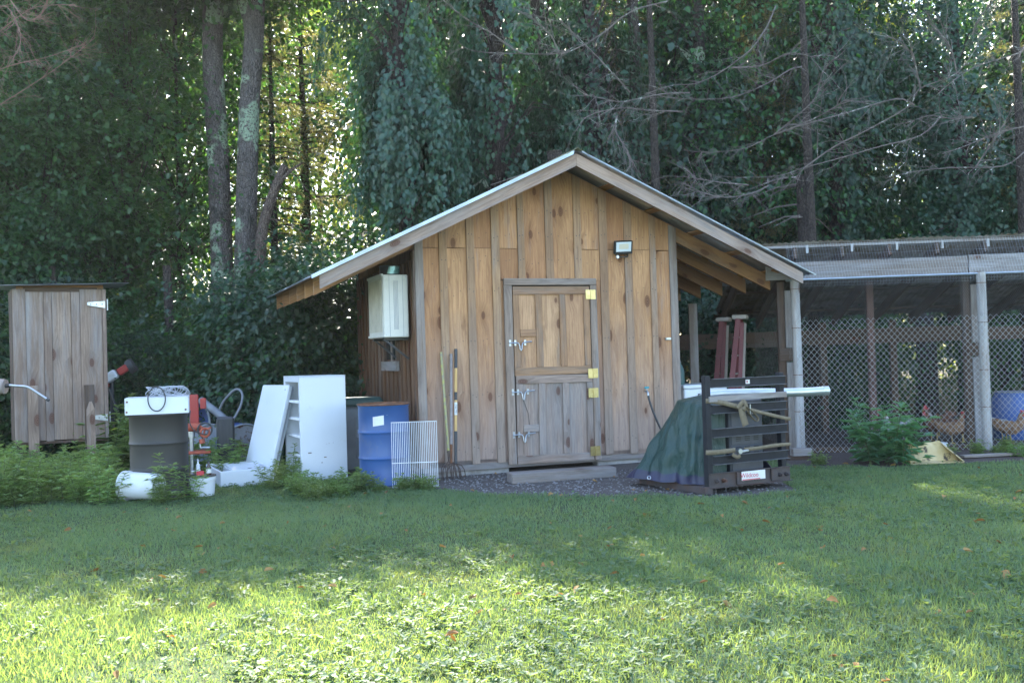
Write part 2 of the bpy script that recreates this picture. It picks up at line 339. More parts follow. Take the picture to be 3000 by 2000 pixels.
M['gravel'] = dirt_mat('gravel_dirt', (0.095, 0.08, 0.07), (0.065, 0.052, 0.044), (0.17, 0.16, 0.155))
M['dirt'] = dirt_mat('pen_dirt', (0.085, 0.065, 0.055), (0.06, 0.045, 0.038), (0.12, 0.10, 0.09))
M['litter'] = dirt_mat('leaf_litter', (0.06, 0.045, 0.025), (0.035, 0.04, 0.018), (0.10, 0.07, 0.035))
M['stone'] = simple('pebbles', (0.24, 0.23, 0.235), (0.14, 0.13, 0.13), 9, 0.9)
for nm, a, b in (('hen_brown', (0.17, 0.07, 0.034), (0.09, 0.042, 0.025)), ('hen_buff', (0.25, 0.14, 0.07), (0.14, 0.075, 0.04)), ('hen_grey', (0.38, 0.37, 0.37), (0.20, 0.195, 0.20)),
                 ('hen_dark', (0.05, 0.045, 0.045), (0.10, 0.06, 0.04)), ('hen_pied', (0.10, 0.06, 0.045), (0.55, 0.54, 0.52))):
    M[nm] = simple(nm + '_feathers', a, b, 16, 0.8, 0, 0.3, 0.44, 0.56)
M['comb'] = simple('comb_red', (0.42, 0.03, 0.035), (0.34, 0.025, 0.03), 9, 0.5)
M['beak'] = simple('beak_horn', (0.40, 0.27, 0.10), None, 9, 0.5)
M['shank'] = simple('yellow_shank', (0.42, 0.29, 0.10), None, 9, 0.6)

# ------------------------------------------------------------------ mesh helpers
def link(name, me, mat, parent=None, mw=None):
    o = bpy.data.objects.new(name, me)
    if mat is not None and not me.materials: me.materials.append(M[mat] if isinstance(mat, str) else mat)
    col.objects.link(o)
    if parent is not None: o.parent = parent
    if mw is not None: o.matrix_local = mw
    return o
def tag(o, label, cat=None, group=None, kind=None):
    if label: o['label'] = label
    if cat: o['category'] = cat
    if group: o['group'] = group
    if kind: o['kind'] = kind
    return o
def thing(name, label, cat, loc=(0, 0, 0), rz=0.0, group=None):
    o = bpy.data.objects.new(name, None); o.empty_display_size = 0.1
    o.location = loc; o.rotation_euler = (0, 0, rz); col.objects.link(o)
    return tag(o, label, cat, group)

class MB:
    def __init__(s): s.v = []; s.f = []
    def add(s, v, f):
        k = len(s.v); s.v += [tuple(p) for p in v]; s.f += [tuple(i + k for i in q) for q in f]; return s
    def box(s, c, h, mat=None, ch=0.0):
        """c centre, h full sizes, optional 3x3/4x4 matrix, chamfer"""
        hx, hy, hz = h[0] / 2, h[1] / 2, h[2] / 2
        ch = min(ch, hx * .8, hy * .8, hz * .8)
        if ch <= 0:
            v = [(x, y, z) for x in (-hx, hx) for y in (-hy, hy) for z in (-hz, hz)]
            f = [(0, 1, 3, 2), (4, 6, 7, 5), (0, 4, 5, 1), (2, 3, 7, 6), (0, 2, 6, 4), (1, 5, 7, 3)]
        else:
            v = []; idx = {}
            for sx in (-1, 1):
                for sy in (-1, 1):
                    for sz in (-1, 1):
                        for a in range(3):
                            p = [sx * (hx - ch), sy * (hy - ch), sz * (hz - ch)]; p[a] += (sx, sy, sz)[a] * ch
                            idx[(sx, sy, sz, a)] = len(v); v.append(tuple(p))
            f = []
            for a in range(3):
                b, c2 = (a + 1) % 3, (a + 2) % 3
                for sa in (-1, 1):
                    q = []
                    for sb, s2 in ((-1, -1), (1, -1), (1, 1), (-1, 1)):
                        k = [0, 0, 0]; k[a] = sa; k[b] = sb; k[c2] = s2; q.append(idx[(*k, a)])
                    f.append(tuple(q))
                for sb in (-1, 1):
                    for s2 in (-1, 1):
                        k1 = [0, 0, 0]; k1[a] = -1; k1[b] = sb; k1[c2] = s2; k2 = list(k1); k2[a] = 1
                        f.append((idx[(*k1, b)], idx[(*k2, b)], idx[(*k2, c2)], idx[(*k1, c2)]))
            for sx in (-1, 1):
                for sy in (-1, 1):
                    for sz in (-1, 1): f.append(tuple(idx[(sx, sy, sz, a)] for a in range(3)))
        if mat is not None: v = [mat @ Vector(p) for p in v]
        v = [(p[0] + c[0], p[1] + c[1], p[2] + c[2]) for p in v]
        return s.add(v, f)
    def beam(s, p0, p1, w, t, side=(0, 0, 1), ch=0.0):
        p0 = Vector(p0); p1 = Vector(p1); m = axes(p1 - p0, side)
        return s.box((p0 + p1) / 2, (w, t, (p1 - p0).length), m, ch)
    def tube(s, pts, r, n=8, caps=True):
        pts = [Vector(p) for p in pts]; k = len(pts)
        rs = [r] * k if np.isscalar(r) else list(r)
        t0 = (pts[1] - pts[0]).normalized(); u = t0.orthogonal().normalized(); v = []; f = []
        for i, p in enumerate(pts):
            t = (pts[min(i + 1, k - 1)] - pts[max(i - 1, 0)])
            t = t.normalized() if t.length > 1e-9 else t0
            u = (u - t * u.dot(t)); u = u.normalized() if u.length > 1e-6 else t.orthogonal().normalized()
            w = t.cross(u)
            for j in range(n):
                a = 2 * PI * j / n; v.append(p + (u * math.cos(a) + w * math.sin(a)) * rs[i])
        for i in range(k - 1):
            for j in range(n): f.append((i * n + j, i * n + (j + 1) % n, (i + 1) * n + (j + 1) % n, (i + 1) * n + j))
        if caps and n > 2: f.append(tuple(range(n - 1, -1, -1))); f.append(tuple((k - 1) * n + j for j in range(n)))
        return s.add(v, f)
    def lathe(s, prof, n=32, mat=None, c=(0, 0, 0), caps=True):
        v = []; f = []; k = len(prof)
        for r, z in prof:
            for j in range(n): a = 2 * PI * j / n; v.append(Vector((r * math.cos(a), r * math.sin(a), z)))
        for i in range(k - 1):
            for j in range(n): f.append((i * n + j, i * n + (j + 1) % n, (i + 1) * n + (j + 1) % n, (i + 1) * n + j))
        if caps: f.append(tuple(range(n - 1, -1, -1))); f.append(tuple((k - 1) * n + j for j in range(n)))
        if mat is not None: v = [mat @ p for p in v]
        return s.add([p + Vector(c) for p in v], f)
    def ring(s, c, R, r, mat=None, n=32, m=8, sx=1.0):
        pts = [Vector((R * sx * math.cos(2 * PI * i / n), R * math.sin(2 * PI * i / n), 0)) for i in range(n + 1)]
        if mat is not None: pts = [mat @ p for p in pts]
        return s.tube([p + Vector(c) for p in pts], r, m, False)
    def build(s, name, mat, parent=None, mw=None, smooth=False, loc=None, ang=0.7):
        me = bpy.data.meshes.new(name); me.from_pydata([tuple(p) for p in s.v], [], s.f)
        bm = bmesh.new(); bm.from_mesh(me); bmesh.ops.recalc_face_normals(bm, faces=bm.faces); bm.to_mesh(me); bm.free()
        if smooth:
            me.shade_smooth(); me.set_sharp_from_angle(angle=ang)
        o = link(name, me, mat, parent, mw)
        if loc is not None: o.location = loc
        return o
def axes(zdir, side):
    z = Vector(zdir).normalized(); x = Vector(side); x = (x - z * x.dot(z))
    x = x.normalized() if x.length > 1e-6 else z.orthogonal().normalized()
    y = z.cross(x); return Matrix((x, y, z)).transposed()
def board(parent, name, p0, p1, w, t, mat, side=(1, 0, 0), ch=0.003, over=None):
    """one board of its own: local Z = grain; p0,p1 on its centre line in the parent's frame"""
    p0 = Vector(p0); p1 = Vector(p1); m = axes(p1 - p0, side)
    L = (p1 - p0).length
    b = MB().box((0, 0, L / 2), (w, t, L), None, ch)
    return b.build(name, mat, parent, Matrix.Translation(p0) @ m.to_4x4())
def plank(parent, name, u0, u1, z0, zt0, zt1, v0, t, mat):
    """upright board with a raked top in the u,z plane; v0 front face, thickness t backwards"""
    c = ((u0 + u1) / 2, v0, z0); h = (u1 - u0) / 2; e = 0.003
    pts = [(-h, 0), (h, 0), (h, zt1 - z0), (-h, zt0 - z0)]
    vi = [(x * (1 - e / h), 0, max(z, 0.0)) for x, z in pts] + [(x, e, z) for x, z in pts] + [(x, t, z) for x, z in pts]
    f = [(0, 1, 2, 3), (0, 4, 5, 1), (1, 5, 6, 2), (2, 6, 7, 3), (3, 7, 4, 0), (4, 8, 9, 5), (5, 9, 10, 6), (6, 10, 11, 7), (7, 11, 8, 4), (8, 11, 10, 9)]
    return MB().add(vi, f).build(name, mat, parent, Matrix.Translation(c))
def fast_mesh(name, co, faces_flat, nper, attr=None):
    """co (n,3), faces (m,k) ints"""
    me = bpy.data.meshes.new(name); n = len(co); m = len(faces_flat)
    me.vertices.add(n); me.vertices.foreach_set('co', np.ascontiguousarray(co, dtype=np.float32).ravel())
    me.loops.add(m * nper); me.loops.foreach_set('vertex_index', np.ascontiguousarray(faces_flat, dtype=np.int32).ravel())
    me.polygons.add(m); me.polygons.foreach_set('loop_start', np.arange(0, m * nper, nper, dtype=np.int32))
    me.update(calc_edges=True)
    if attr is not None:
        a = me.attributes.new('lv', 'FLOAT', 'POINT'); a.data.foreach_set('value', np.ascontiguousarray(attr, dtype=np.float32))
    return me
def unit(a): return a / np.maximum(np.linalg.norm(a, axis=1, keepdims=True), 1e-9)
def leaves(name, P, T, N, L, W, lv, kind=6, fold=0.12, droop=0.15):
    """leaf-shaped blades: P base, T along, N upper side"""
    n = len(P); T = unit(T); N = unit(N - T * np.sum(N * T, 1, keepdims=True)); B = np.cross(T, N)
    L = np.broadcast_to(L, (n,))[:, None]; W = np.broadcast_to(W, (n,))[:, None]
    up = N * W * fold
    if kind == 6:
        vs = [P, P + T * L * .32 + B * W * .5 + up, P + T * L * .70 + B * W * .36 + up - N * L * droop * .4,
              P + T * L - N * L * droop, P + T * L * .70 - B * W * .36 + up - N * L * droop * .4, P + T * L * .32 - B * W * .5 + up]
        co = np.stack(vs, 1).reshape(-1, 3); b = (np.arange(n) * 6)[:, None]
        F = np.concatenate([b + np.array([[0, 1, 2, 3]]), b + np.array([[0, 3, 4, 5]])], 0); k = 6
    else:
        vs = [P, P + T * L * .45 + B * W * .5 + up, P + T * L - N * L * droop, P + T * L * .45 - B * W * .5 + up]
        co = np.stack(vs, 1).reshape(-1, 3); b = (np.arange(n) * 4)[:, None]; F = b + np.array([[0, 1, 2, 3]]); k = 4
    return fast_mesh(name, co, F, 4, np.repeat(np.clip(lv, 0, 1), k))
def text(name, s, size, mat, parent, mw, depth=0.001):
    cu = bpy.data.curves.new(name, 'FONT'); cu.body = s; cu.size = size; cu.extrude = depth; cu.align_x = 'CENTER'; cu.align_y = 'CENTER'
    tmp = bpy.data.objects.new(name, cu); col.objects.link(tmp)
    dg = bpy.context.evaluated_depsgraph_get(); me = bpy.data.meshes.new_from_object(tmp.evaluated_get(dg))
    bpy.data.objects.remove(tmp); me.materials.clear()
    return link(name, me, mat, parent, mw)
RX90 = Matrix.Rotation(PI / 2, 4, 'X')
def facing(c, tilt=0.0, spin=0.0):      # flat print upright, reading from -Y
    return Matrix.Translation(c) @ Matrix.Rotation(spin, 4, 'Y') @ RX90

# ------------------------------------------------------------------ ground
def sheet(name, pts, z, mat, kind='structure'):
    me = bpy.data.meshes.new(name); me.from_pydata([(x, y, z) for x, y in pts], [], [tuple(range(len(pts)))])
    return tag(link(name, me, mat), None, kind=kind)
sheet('ground', [(-400, -400), (400, -400), (400, 400), (-400, 400)], 0, 'ground')
def wob(pts, amp, n=6):
    out = []
    for i in range(len(pts)):
        a = np.array(pts[i]); b = np.array(pts[(i + 1) % len(pts)])
        for k in range(n): out.append(tuple(a + (b - a) * k / n + rng.normal(0, amp, 2)))
    return out
yard = [tuple(G(px, py).xy) for px, py in ((1015, 1425), (1130, 1432), (1290, 1436), (1480, 1452), (1700, 1455), (1900, 1452), (2080, 1462), (2330, 1440))]
dirt_poly = wob(yard + [(3.0, 13.0), (1.5, 13.5), (-2.6, 13.5)], 0.03, 5)
sheet('gravel_path', dirt_poly, 0.004, 'gravel')
pen_poly = wob([tuple(G(2300, 1368).xy), tuple(G(2600, 1372).xy), tuple(G(3000, 1350).xy), (9, 11.4), (11, 17), (2.6, 17)], 0.04, 5)
sheet('bare_earth', pen_poly, 0.008, 'dirt')
sheet('forest_floor', wob([(-60, 15), (-9, 14.5), (-2.8, 14.3), (2, 14.6), (2.5, 17.5), (11, 17.5), (60, 16), (60, 90), (-60, 90)], 0.1, 6), 0.012, 'litter')

# ------------------------------------------------------------------ the shed
TH = math.radians(21.3)
P0 = G(1228, 1405)
sX = np.array([math.cos(TH), math.sin(TH), 0]); sY = np.array([-math.sin(TH), math.cos(TH), 0])
def SF(px, py, off=0.0):                              # pixel -> (u, z) on the shed's front plane
    p = on_plane(px, py, np.array(P0) + sY * off, sY); d = np.array(p) - np.array(P0)
    return float(d @ sX), float(p.z)
def SL(px, py, u=0.0):                                # pixel -> (v, z) on the plane of the left wall
    p = on_plane(px, py, np.array(P0) + sX * u, sX); d = np.array(p) - np.array(P0)
    return float(d @ sY), float(p.z)
shed = thing('garden_shed', 'pine board and batten shed with a stable door and metal gable roof', 'shed', P0, TH)
U0, U1, DEP = 0.04, 3.41, 3.0
AP, APZ = 1.80, 3.53                                 # ridge, underside of barge boards
kL, kR = 0.471, 0.439
def zb(u): return APZ - (AP - u) * kL if u < AP else APZ - (u - AP) * kR
FV = 0.142                                           # vertical depth of a barge board
def ztop(u): return zb(u) + FV
# front siding: wide boards, then battens over the joints
bat_low = [SF(p, 1000)[0] for p in (1304, 1384, 1462, 1771.5, 1849, 1920)]
bat_up = [SF(p, 790)[0] for p in (1298, 1378, 1452, 1527.5, 1610, 1693, 1768, 1840, 1912)]
SEAM = 2.64
DL, DR, DB, DT = 1.185, 2.197, 0.085, 2.20           # door leaf opening
FL, FR, FT = 1.08, 2.285, 2.285
eu = [U0] + bat_up + [U1]
for a, b in zip(eu[:-1], eu[1:]):
    for lo, hi in ((a, b),):
        cut = 1.80 if lo < 1.80 < hi else None
        xs = [lo + .003, hi - .003] if cut is None else [lo + .003, cut, hi - .003]
        zlow = 0.13 if (hi < FL + .1 or lo > FR - .1) else FT - .02
        if lo < FL < hi - .02 and zlow > 1: plank(shed, 'wall_board', lo + .003, FL + .03, .13, FT - .024, FT - .024, 0.0, .022, 'wall')
        if lo + .02 < FR < hi and zlow > 1: plank(shed, 'wall_board', FR - .03, hi - .003, .13, FT - .024, FT - .024, 0.0, .022, 'wall')
        has_seam = not (1.2 < (lo + hi) / 2 < 1.95)
        if has_seam: plank(shed, 'wall_board', lo + .003, hi - .003, zlow + rng.uniform(-.01, .01), SEAM + rng.uniform(-.012, .002), SEAM - .002, 0.0, 0.022, 'wall')
        zz0 = SEAM + .004 if has_seam else zlow
        for x0, x1 in zip(xs[:-1], xs[1:]):
            plank(shed, 'wall_board', x0, x1, zz0, ztop(x0) - .03, ztop(x1) - .03, 0.0, 0.022, 'wall')
for i, u in enumerate(bat_up):
    w = rng.uniform(.085, .11)
    if FL - .03 < u < FR + .03: plank(shed, 'batten', u - w / 2, u + w / 2, FT + .002, ztop(u - w / 2) - .034, ztop(u + w / 2) - .034, -0.022, 0.021, 'wallbat')
    else: plank(shed, 'batten', u - w / 2, u + w / 2, 0.14 + rng.uniform(-.012, .012), ztop(u - w / 2) - .034, ztop(u + w / 2) - .034, -0.022 - .001 * (i % 2), 0.021, 'wallbat')
plank(shed, 'corner_board', U0 - .025, U0 + .075, .13, ztop(U0) - .04, ztop(U0 + .07) - .035, -.024, .023, 'trim')
plank(shed, 'corner_board', U1 - .075, U1 + .03, .12, ztop(U1 - .07) - .034, ztop(U1) - .04, -.024, .023, 'trim')
# left wall siding (boards with narrow battens), right and back walls
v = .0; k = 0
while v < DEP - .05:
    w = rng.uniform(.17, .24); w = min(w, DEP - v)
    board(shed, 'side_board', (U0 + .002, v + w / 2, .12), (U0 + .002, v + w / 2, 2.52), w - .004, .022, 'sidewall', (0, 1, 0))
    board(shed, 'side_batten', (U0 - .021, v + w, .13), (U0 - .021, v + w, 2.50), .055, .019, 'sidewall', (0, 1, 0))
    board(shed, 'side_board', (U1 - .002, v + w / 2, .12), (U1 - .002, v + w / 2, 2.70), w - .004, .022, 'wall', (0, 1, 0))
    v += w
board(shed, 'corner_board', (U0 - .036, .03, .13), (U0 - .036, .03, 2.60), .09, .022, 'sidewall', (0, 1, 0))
MB().box(((U0 + U1) / 2, DEP / 2 + .02, 1.32), (U1 - U0 - .06, DEP - .05, 2.36), None).build('light_stop_box', 'pendark', shed)  # solid box added inside to stop light leaking through the boards
u = U0
while u < U1 - .05:
    w = min(.28, U1 - u); m = u + w / 2
    plank(shed, 'rear_board', u + .002, u + w - .002, .12, ztop(u) - .05, ztop(u + w) - .05 if not u < AP < u + w else ztop(u) - .05, DEP, .022, 'wall'); u += w
# sill beam and footing under the siding
board(shed, 'sill_beam', (U0 + .02, .055, .125), (U1 - .02, .055, .115), .11, .12, 'timber', (0, 1, 0))
MB().box((2.85, .12, .045), (1.15, .16, .13), None, .012).build('footing', 'concrete', shed)
MB().box((.62, .13, .03), (1.0, .16, .11), None, .012).build('footing', 'concrete', shed)
board(shed, 'sill_beam', (U0 + .06, .18, .11), (U0 + .06, DEP - .05, .11), .10, .1, 'timber', (1, 0, 0))
# barge boards and rafters
def raker(name, ul, ur, v, vert, t, top, mat):
    """sloping board between u=ul and u=ur; top(u) gives its upper edge"""
    v0 = Vector((ul, v, top(ul))); L = math.hypot(ur - ul, top(ur) - top(ul)); a = math.atan2(top(ur) - top(ul), ur - ul)
    pts = [(0, 0), (ur - ul, top(ur) - top(ul)), (ur - ul, top(ur) - top(ul) - vert), (0, -vert)]
    m = Matrix.Rotation(-(PI / 2 - a), 4, 'Y').inverted()
    vv = []
    for y in (-t / 2, t / 2):
        for x, z in pts: vv.append(Matrix.Rotation(-(PI / 2 - a), 3, 'Y') @ Vector((x, y, z)))
    f = [(0, 1, 2, 3), (7, 6, 5, 4), (0, 4, 5, 1), (1, 5, 6, 2), (2, 6, 7, 3), (3, 7, 4, 0)]
    return MB().add(vv, f).build(name, mat, shed, Matrix.Translation(v0) @ Matrix.Rotation(PI / 2 - a, 4, 'Y'))
VF = -0.60
raker('barge_board', -1.175, AP - .0015, VF, FV, .04, ztop, 'fly')
raker('barge_board', AP + .0015, 4.90, VF, FV, .04, ztop, 'fly')
for v in (.045, .60, 1.17, 1.74, 2.31, 2.88, 3.4):
    if v < 3:
        raker('rafter', -1.13, AP - .02, v, .185, .04, lambda u: ztop(u) - .004, 'rafter')
        raker('rafter', AP + .02, 4.87, v, .185, .04, lambda u: ztop(u) - .004, 'rafter')
# purlins on the rafters
for u in (-1.05, -.45, .15, .75, 1.3, 1.72):
    board(shed, 'purlin', (u, VF + .02 if u > 0 else VF + .02, ztop(u) + .011), (u, 3.3, ztop(u) + .011), .085, .02, 'rafter', (1, 0, kL))
for u in (1.88, 2.45, 3.07, 3.68, 4.25, 4.80):
    board(shed, 'purlin', (u, VF + .02, ztop(u) + .011), (u, 3.3, ztop(u) + .011), .085, .02, 'rafter', (1, 0, -kR))
# corrugated sheets
def corr_sheet(u_lo, u_hi, v0, v1, zf, mat, parent, name='roof_sheet', pitch=.078, amp=.0075, uj=0.0):
    n = int((v1 - v0) / pitch * 6); vs = np.linspace(v0, v1, n + 1); us = np.linspace(u_lo, u_hi, 5)
    co = []; f = []
    for uu in us:
        for vv in vs: co.append((uu, vv, zf(uu) + amp * math.sin(vv / pitch * 2 * PI)))
    for i in range(4):
        for j in range(n): a = i * (n + 1) + j; f.append((a, a + 1, a + n + 2, a + n + 1))
    o = MB().add(co, f).build(name, mat, parent, None, True)
    md = o.modifiers.new('thickness', 'SOLIDIFY'); md.thickness = .0012
    return o
vv = VF - .05
for i in range(6):
    dz = .031 + .004 * (i % 2); j = rng.uniform(-.02, .02)
    corr_sheet(-1.25 + j, AP - .01, vv, vv + .70, lambda u: ztop(u) + dz, 'roof', shed)
    corr_sheet(AP + .01, 5.02 + j, vv, vv + .70, lambda u: ztop(u) + dz, 'roof', shed)
    vv += .655
MB().add([(AP - .14, VF - .07, ztop(AP - .14) + .045), (AP, VF - .07, ztop(AP) + .06), (AP + .14, VF - .07, ztop(AP + .14) + .045),
          (AP - .14, 3.36, ztop(AP - .14) + .045), (AP, 3.36, ztop(AP) + .06), (AP + .14, 3.36, ztop(AP + .14) + .045)],
         [(0, 1, 4, 3), (1, 2, 5, 4)]).build('ridge_cap', 'moss', shed).modifiers.new('thickness', 'SOLIDIFY').thickness = .006
# turned-down metal edge along the gable
for ua, ub, hh in ((-1.27, AP - .05, .040), (AP + .05, 5.06, .014)):
    za, zb_ = ztop(ua) + .045, ztop(ub) + .045; y0 = VF - .062
    o = MB().add([(ua, y0, za - hh), (ub, y0, zb_ - hh), (ub, y0, zb_ - hh * .55), (ua, y0, za - hh * .55), (ub, y0 - .008, zb_ - hh * .5), (ua, y0 - .008, za - hh * .5), (ub, y0 - .008, zb_), (ua, y0 - .008, za), (ub, y0 + .06, zb_), (ua, y0 + .06, za)],
                 [(0, 1, 2, 3), (3, 2, 4, 5), (5, 4, 6, 7), (7, 6, 8, 9)]).build('edge_flashing', 'flashing', shed); o.modifiers.new('thickness', 'SOLIDIFY').thickness = .001
# door frame
board(shed, 'frame_jamb', (FL + .05, -.036, .10), (FL + .05, -.036, FT - .082), .098, .034, 'trim', (1, 0, 0))
board(shed, 'frame_jamb', (FR - .042, -.036, .085), (FR - .042, -.036, FT - .082), .084, .034, 'trim', (1, 0, 0))
board(shed, 'frame_head', (FL, -.037, FT - .04), (FR, -.037, FT - .04), .08, .036, 'trim', (0, 0, 1))
MB().box(((DL + DR) / 2, .03, 1.14), (DR - DL, .02, 2.14)).build('door_gap_shade', 'gapshade', shed)  # near-black sheet painted as the shade behind the door joints
nl = MB()
for i, u in enumerate(bat_up):
    for z in (.30, .92, 1.55, 2.15, 2.50, 2.80, 3.1):
        if z > ztop(u) - .12 or (FL - .03 < u < FR + .03 and z < FT + .05): continue
        for dx in (-.022, .024): nl.box((u + dx + rng.normal(0, .004), -.0245, z + rng.normal(0, .02)), (.009, .004, .009), None, 0)
        for dx in (-.13, .13):
            if not (FL - .04 < u + dx < FR + .04 and z < FT + .05) and U0 + .1 < u + dx < U1 - .1: nl.box((u + dx + rng.normal(0, .01), -.0015, z + rng.normal(0, .03)), (.008, .004, .008), None, 0)
nl.build('nail_heads', 'dark', shed)['kind'] = 'stuff'
# the stable door: two leaves
def leaf(name, z0, z1, sag, panel_mat, rail_mat, label, latch_plates):
    e = bpy.data.objects.new(name, None); col.objects.link(e); e.parent = shed; e.empty_display_size = .1
    e.location = (DR - .004, -.012, z0); e.rotation_euler = (0, sag, 0); e['label'] = label
    W = DR - DL - .012; H = z1 - z0
    n = 3; ww = W / n
    for i in range(n): board(e, 'panel_board', (-W + ww * (i + .5), .006, .012), (-W + ww * (i + .5), .006, H - .012), ww - .002, .02, panel_mat)
    # rails and stiles
    r = .095
    board(e, 'rail', (-W, -.017, r / 2), (0, -.017, r / 2), r, .022, rail_mat, (0, 0, 1))
    board(e, 'rail', (-W, -.017, H - r / 2), (0, -.017, H - r / 2), r, .022, rail_mat, (0, 0, 1))
    for c, w in ((-W + .04, .08), (-W + .33, .085), (-W + .64, .08), (-.04, .08)):
        board(e, 'stile', (c, -.016, r + .002), (c, -.016, H - r - .002), w, .022, rail_mat)
    for zl in latch_plates: board(e, 'latch_block', (-W + .085, -.0165, zl), (-W + .285, -.0165, zl), .085, .021, rail_mat, (0, 0, 1))
    return e
leaf('upper_door_leaf', 1.135, 2.19, 0.0, 'door_up', 'door_rail', 'warm tan upper half of the stable door', [1.64 - 1.135])
leaf('lower_door_leaf', .085, 1.125, .012, 'door_lo', 'door_lo', 'silvery grey lower half of the stable door with a crack', [.50 - .085])
# crack in the lower leaf
MB().tube([(SF(1531, 1170)[0], -.0255, SF(1531, 1170)[1]), (SF(1545, 1210)[0], -.0255, SF(1545, 1210)[1]), (SF(1549, 1245)[0], -.0255, SF(1549, 1245)[1])], .003, 4).build('crack', 'gapshade', shed)
# hinges
for px, py in ((1724.5, 863.5), (1732, 1093), (1733, 1150), (1739, 1319)):
    u, z = SF(px, py); h = bpy.data.objects.new('hinge', None); col.objects.link(h); h.parent = shed; h.location = (u, -.056, z); h.empty_display_size = .05
    MB().box((-.034, .0, 0), (.064, .004, .115), None, .001).build('hinge_plate', 'brass', h)
    MB().box((.034, .0, 0), (.064, .004, .115), None, .001).build('hinge_plate', 'brass', h)
    MB().tube([(0, -.003, -.058), (0, -.003, .058)], .007, 8).build('hinge_knuckle', 'brass', h, None, True)
    sb = MB()
    for sx in (-.05, -.02, .02, .05):
        for sz in (-.04, 0, .04): sb.lathe([(.005, 0), (.004, .002)], 8, Matrix.Rotation(PI / 2, 3, 'X'), (sx, -.002, sz))
    sb.build('screws', 'brass', h)
# bolt latches: keeper on the jamb, U-handled bolt on the leaf
for px, py in ((1521, 1004), (1529, 1147), (1532, 1271)):
    u, z = SF(px, py); h = bpy.data.objects.new('bolt_latch', None); col.objects.link(h); h.parent = shed; h.location = (u, -.052, z); h.empty_display_size = .05
    for x, hh in ((-.135, .075), (-.07, .065), (.055, .065)): MB().box((x, .0, 0), (.026, .006, hh), None, .001).build('latch_plate', 'zinc', h)
    MB().tube([(-.15, -.012, 0), (-.055, -.012, 0), (-.035, -.014, -.006), (-.022, -.02, -.04), (-.020, -.022, -.075), (-.008, -.022, -.092), (.004, -.022, -.075), (.006, -.02, -.04), (.018, -.014, -.008), (.04, -.012, .004), (.135, -.012, .012)], .0075, 8).build('bolt', 'zinc', h, None, True)
# floodlight
u, z = SF(1816, 727)
fl = thing('floodlight', 'black floodlight with a pale lens tilted down on the gable wall', 'floodlight', P0 + Vector(sX * u) - Vector(sY) * .09 + Vector((0, 0, z)), TH)
tm = Matrix.Rotation(math.radians(14), 4, 'X') @ Matrix.Rotation(math.radians(-3), 4, 'Y')
MB().box((0, .012, 0), (.245, .045, .165), None, .012).build('housing', 'black', fl, tm)
MB().box((0, -.0125, .008), (.205, .004, .118), None, .001).build('lens', 'lens', fl, tm)
MB().box((0.0, -.0152, .012), (.13, .002, .065), None, 0).build('led_panel', 'ledpanel', fl, tm)
fr = MB()
for x, w, hz, zz in ((-.113, .014, .16, 0), (.113, .014, .16, 0)): fr.box((x, -.012, zz), (w, .012, hz), None, .002)
fr.box((0, -.012, .074), (.21, .012, .012), None, .002); fr.box((0, -.012, -.068), (.21, .012, .024), None, .002)
fr.build('bezel', 'black', fl, tm)
MB().tube([(-.09, .03, -.09), (-.09, .0, -.12), (.05, .0, -.115), (.09, .06, -.08)], .009, 8).build('bracket', 'black', fl, None, True)
MB().lathe([(.0, 0), (.018, 0), (.018, .02), (.0, .02)], 14, Matrix.Rotation(PI / 2, 3, 'X'), (-.09, -.002, -.12)).build('pivot_bolt', 'zinc', fl)
# small steel bracket, tap and hose on the wall
u, z = SF(1955, 992)
o = MB().box((0, 0, 0), (.075, .012, .012), None, .002).box((-.03, -.014, .0), (.012, .03, .03), None, .002).box((.03, -.014, .0), (.012, .03, .03), None, .002).box((0, -.028, 0), (.07, .006, .028), None, .002).build('wall_bracket', 'zinc', shed, Matrix.Translation((u, -.009, z)))
u, z = SF(1887, 1142)
tp = thing('hose_tap', 'teal handled brass tap on the wall right of the stable door', 'tap', P0 + Vector(sX * u) - Vector(sY) * .0 + Vector((0, 0, z)), TH)
MB().tube([(0, -.024, -.015), (0, -.075, -.015), (0, -.10, -.045), (0, -.10, -.075)], .013, 10).build('spout', 'zinc', tp, None, True)
MB().tube([(0, -.07, -.015), (0, -.07, .02)], .009, 8).build('stem', 'zinc', tp, None, True)
MB().box((0, -.07, .03), (.062, .03, .026), None, .008).build('handle', 'tealvalve', tp)
u2, z2 = SF(1957, 1325); hs = []
for t in np.linspace(0, 1, 15):
    hs.append((u + (u2 + .12 - u) * (t ** 1.5), -.10 - .05 * math.sin(PI * t) , z - .065 + (z2 - z - .12) * t))
hh = MB().tube([Vector((a - u, b, c - z)) for a, b, c in hs], .0135, 10).build('garden_hose', 'hose', None, None, True)
hh.matrix_world = Matrix.Translation(tp.location) @ Matrix.Rotation(TH, 4, 'Z')
tag(hh, 'black hose hanging from the tap and running behind the green tarpaulin', 'hose')
# step
a = G(1507, 1418); b = G(1802, 1399); dv = (b - a).normalized(); pv = Vector((-dv.y, dv.x, 0))
st = thing('door_step', 'heavy squared timber step lying on the ground below the stable door', 'step', a, math.atan2(dv.y, dv.x))
board(st, 'step_beam', (-.02, .12, .055), ((b - a).length + .02, .12, .06), .24, .11, 'timber', (0, 1, 0), .008)
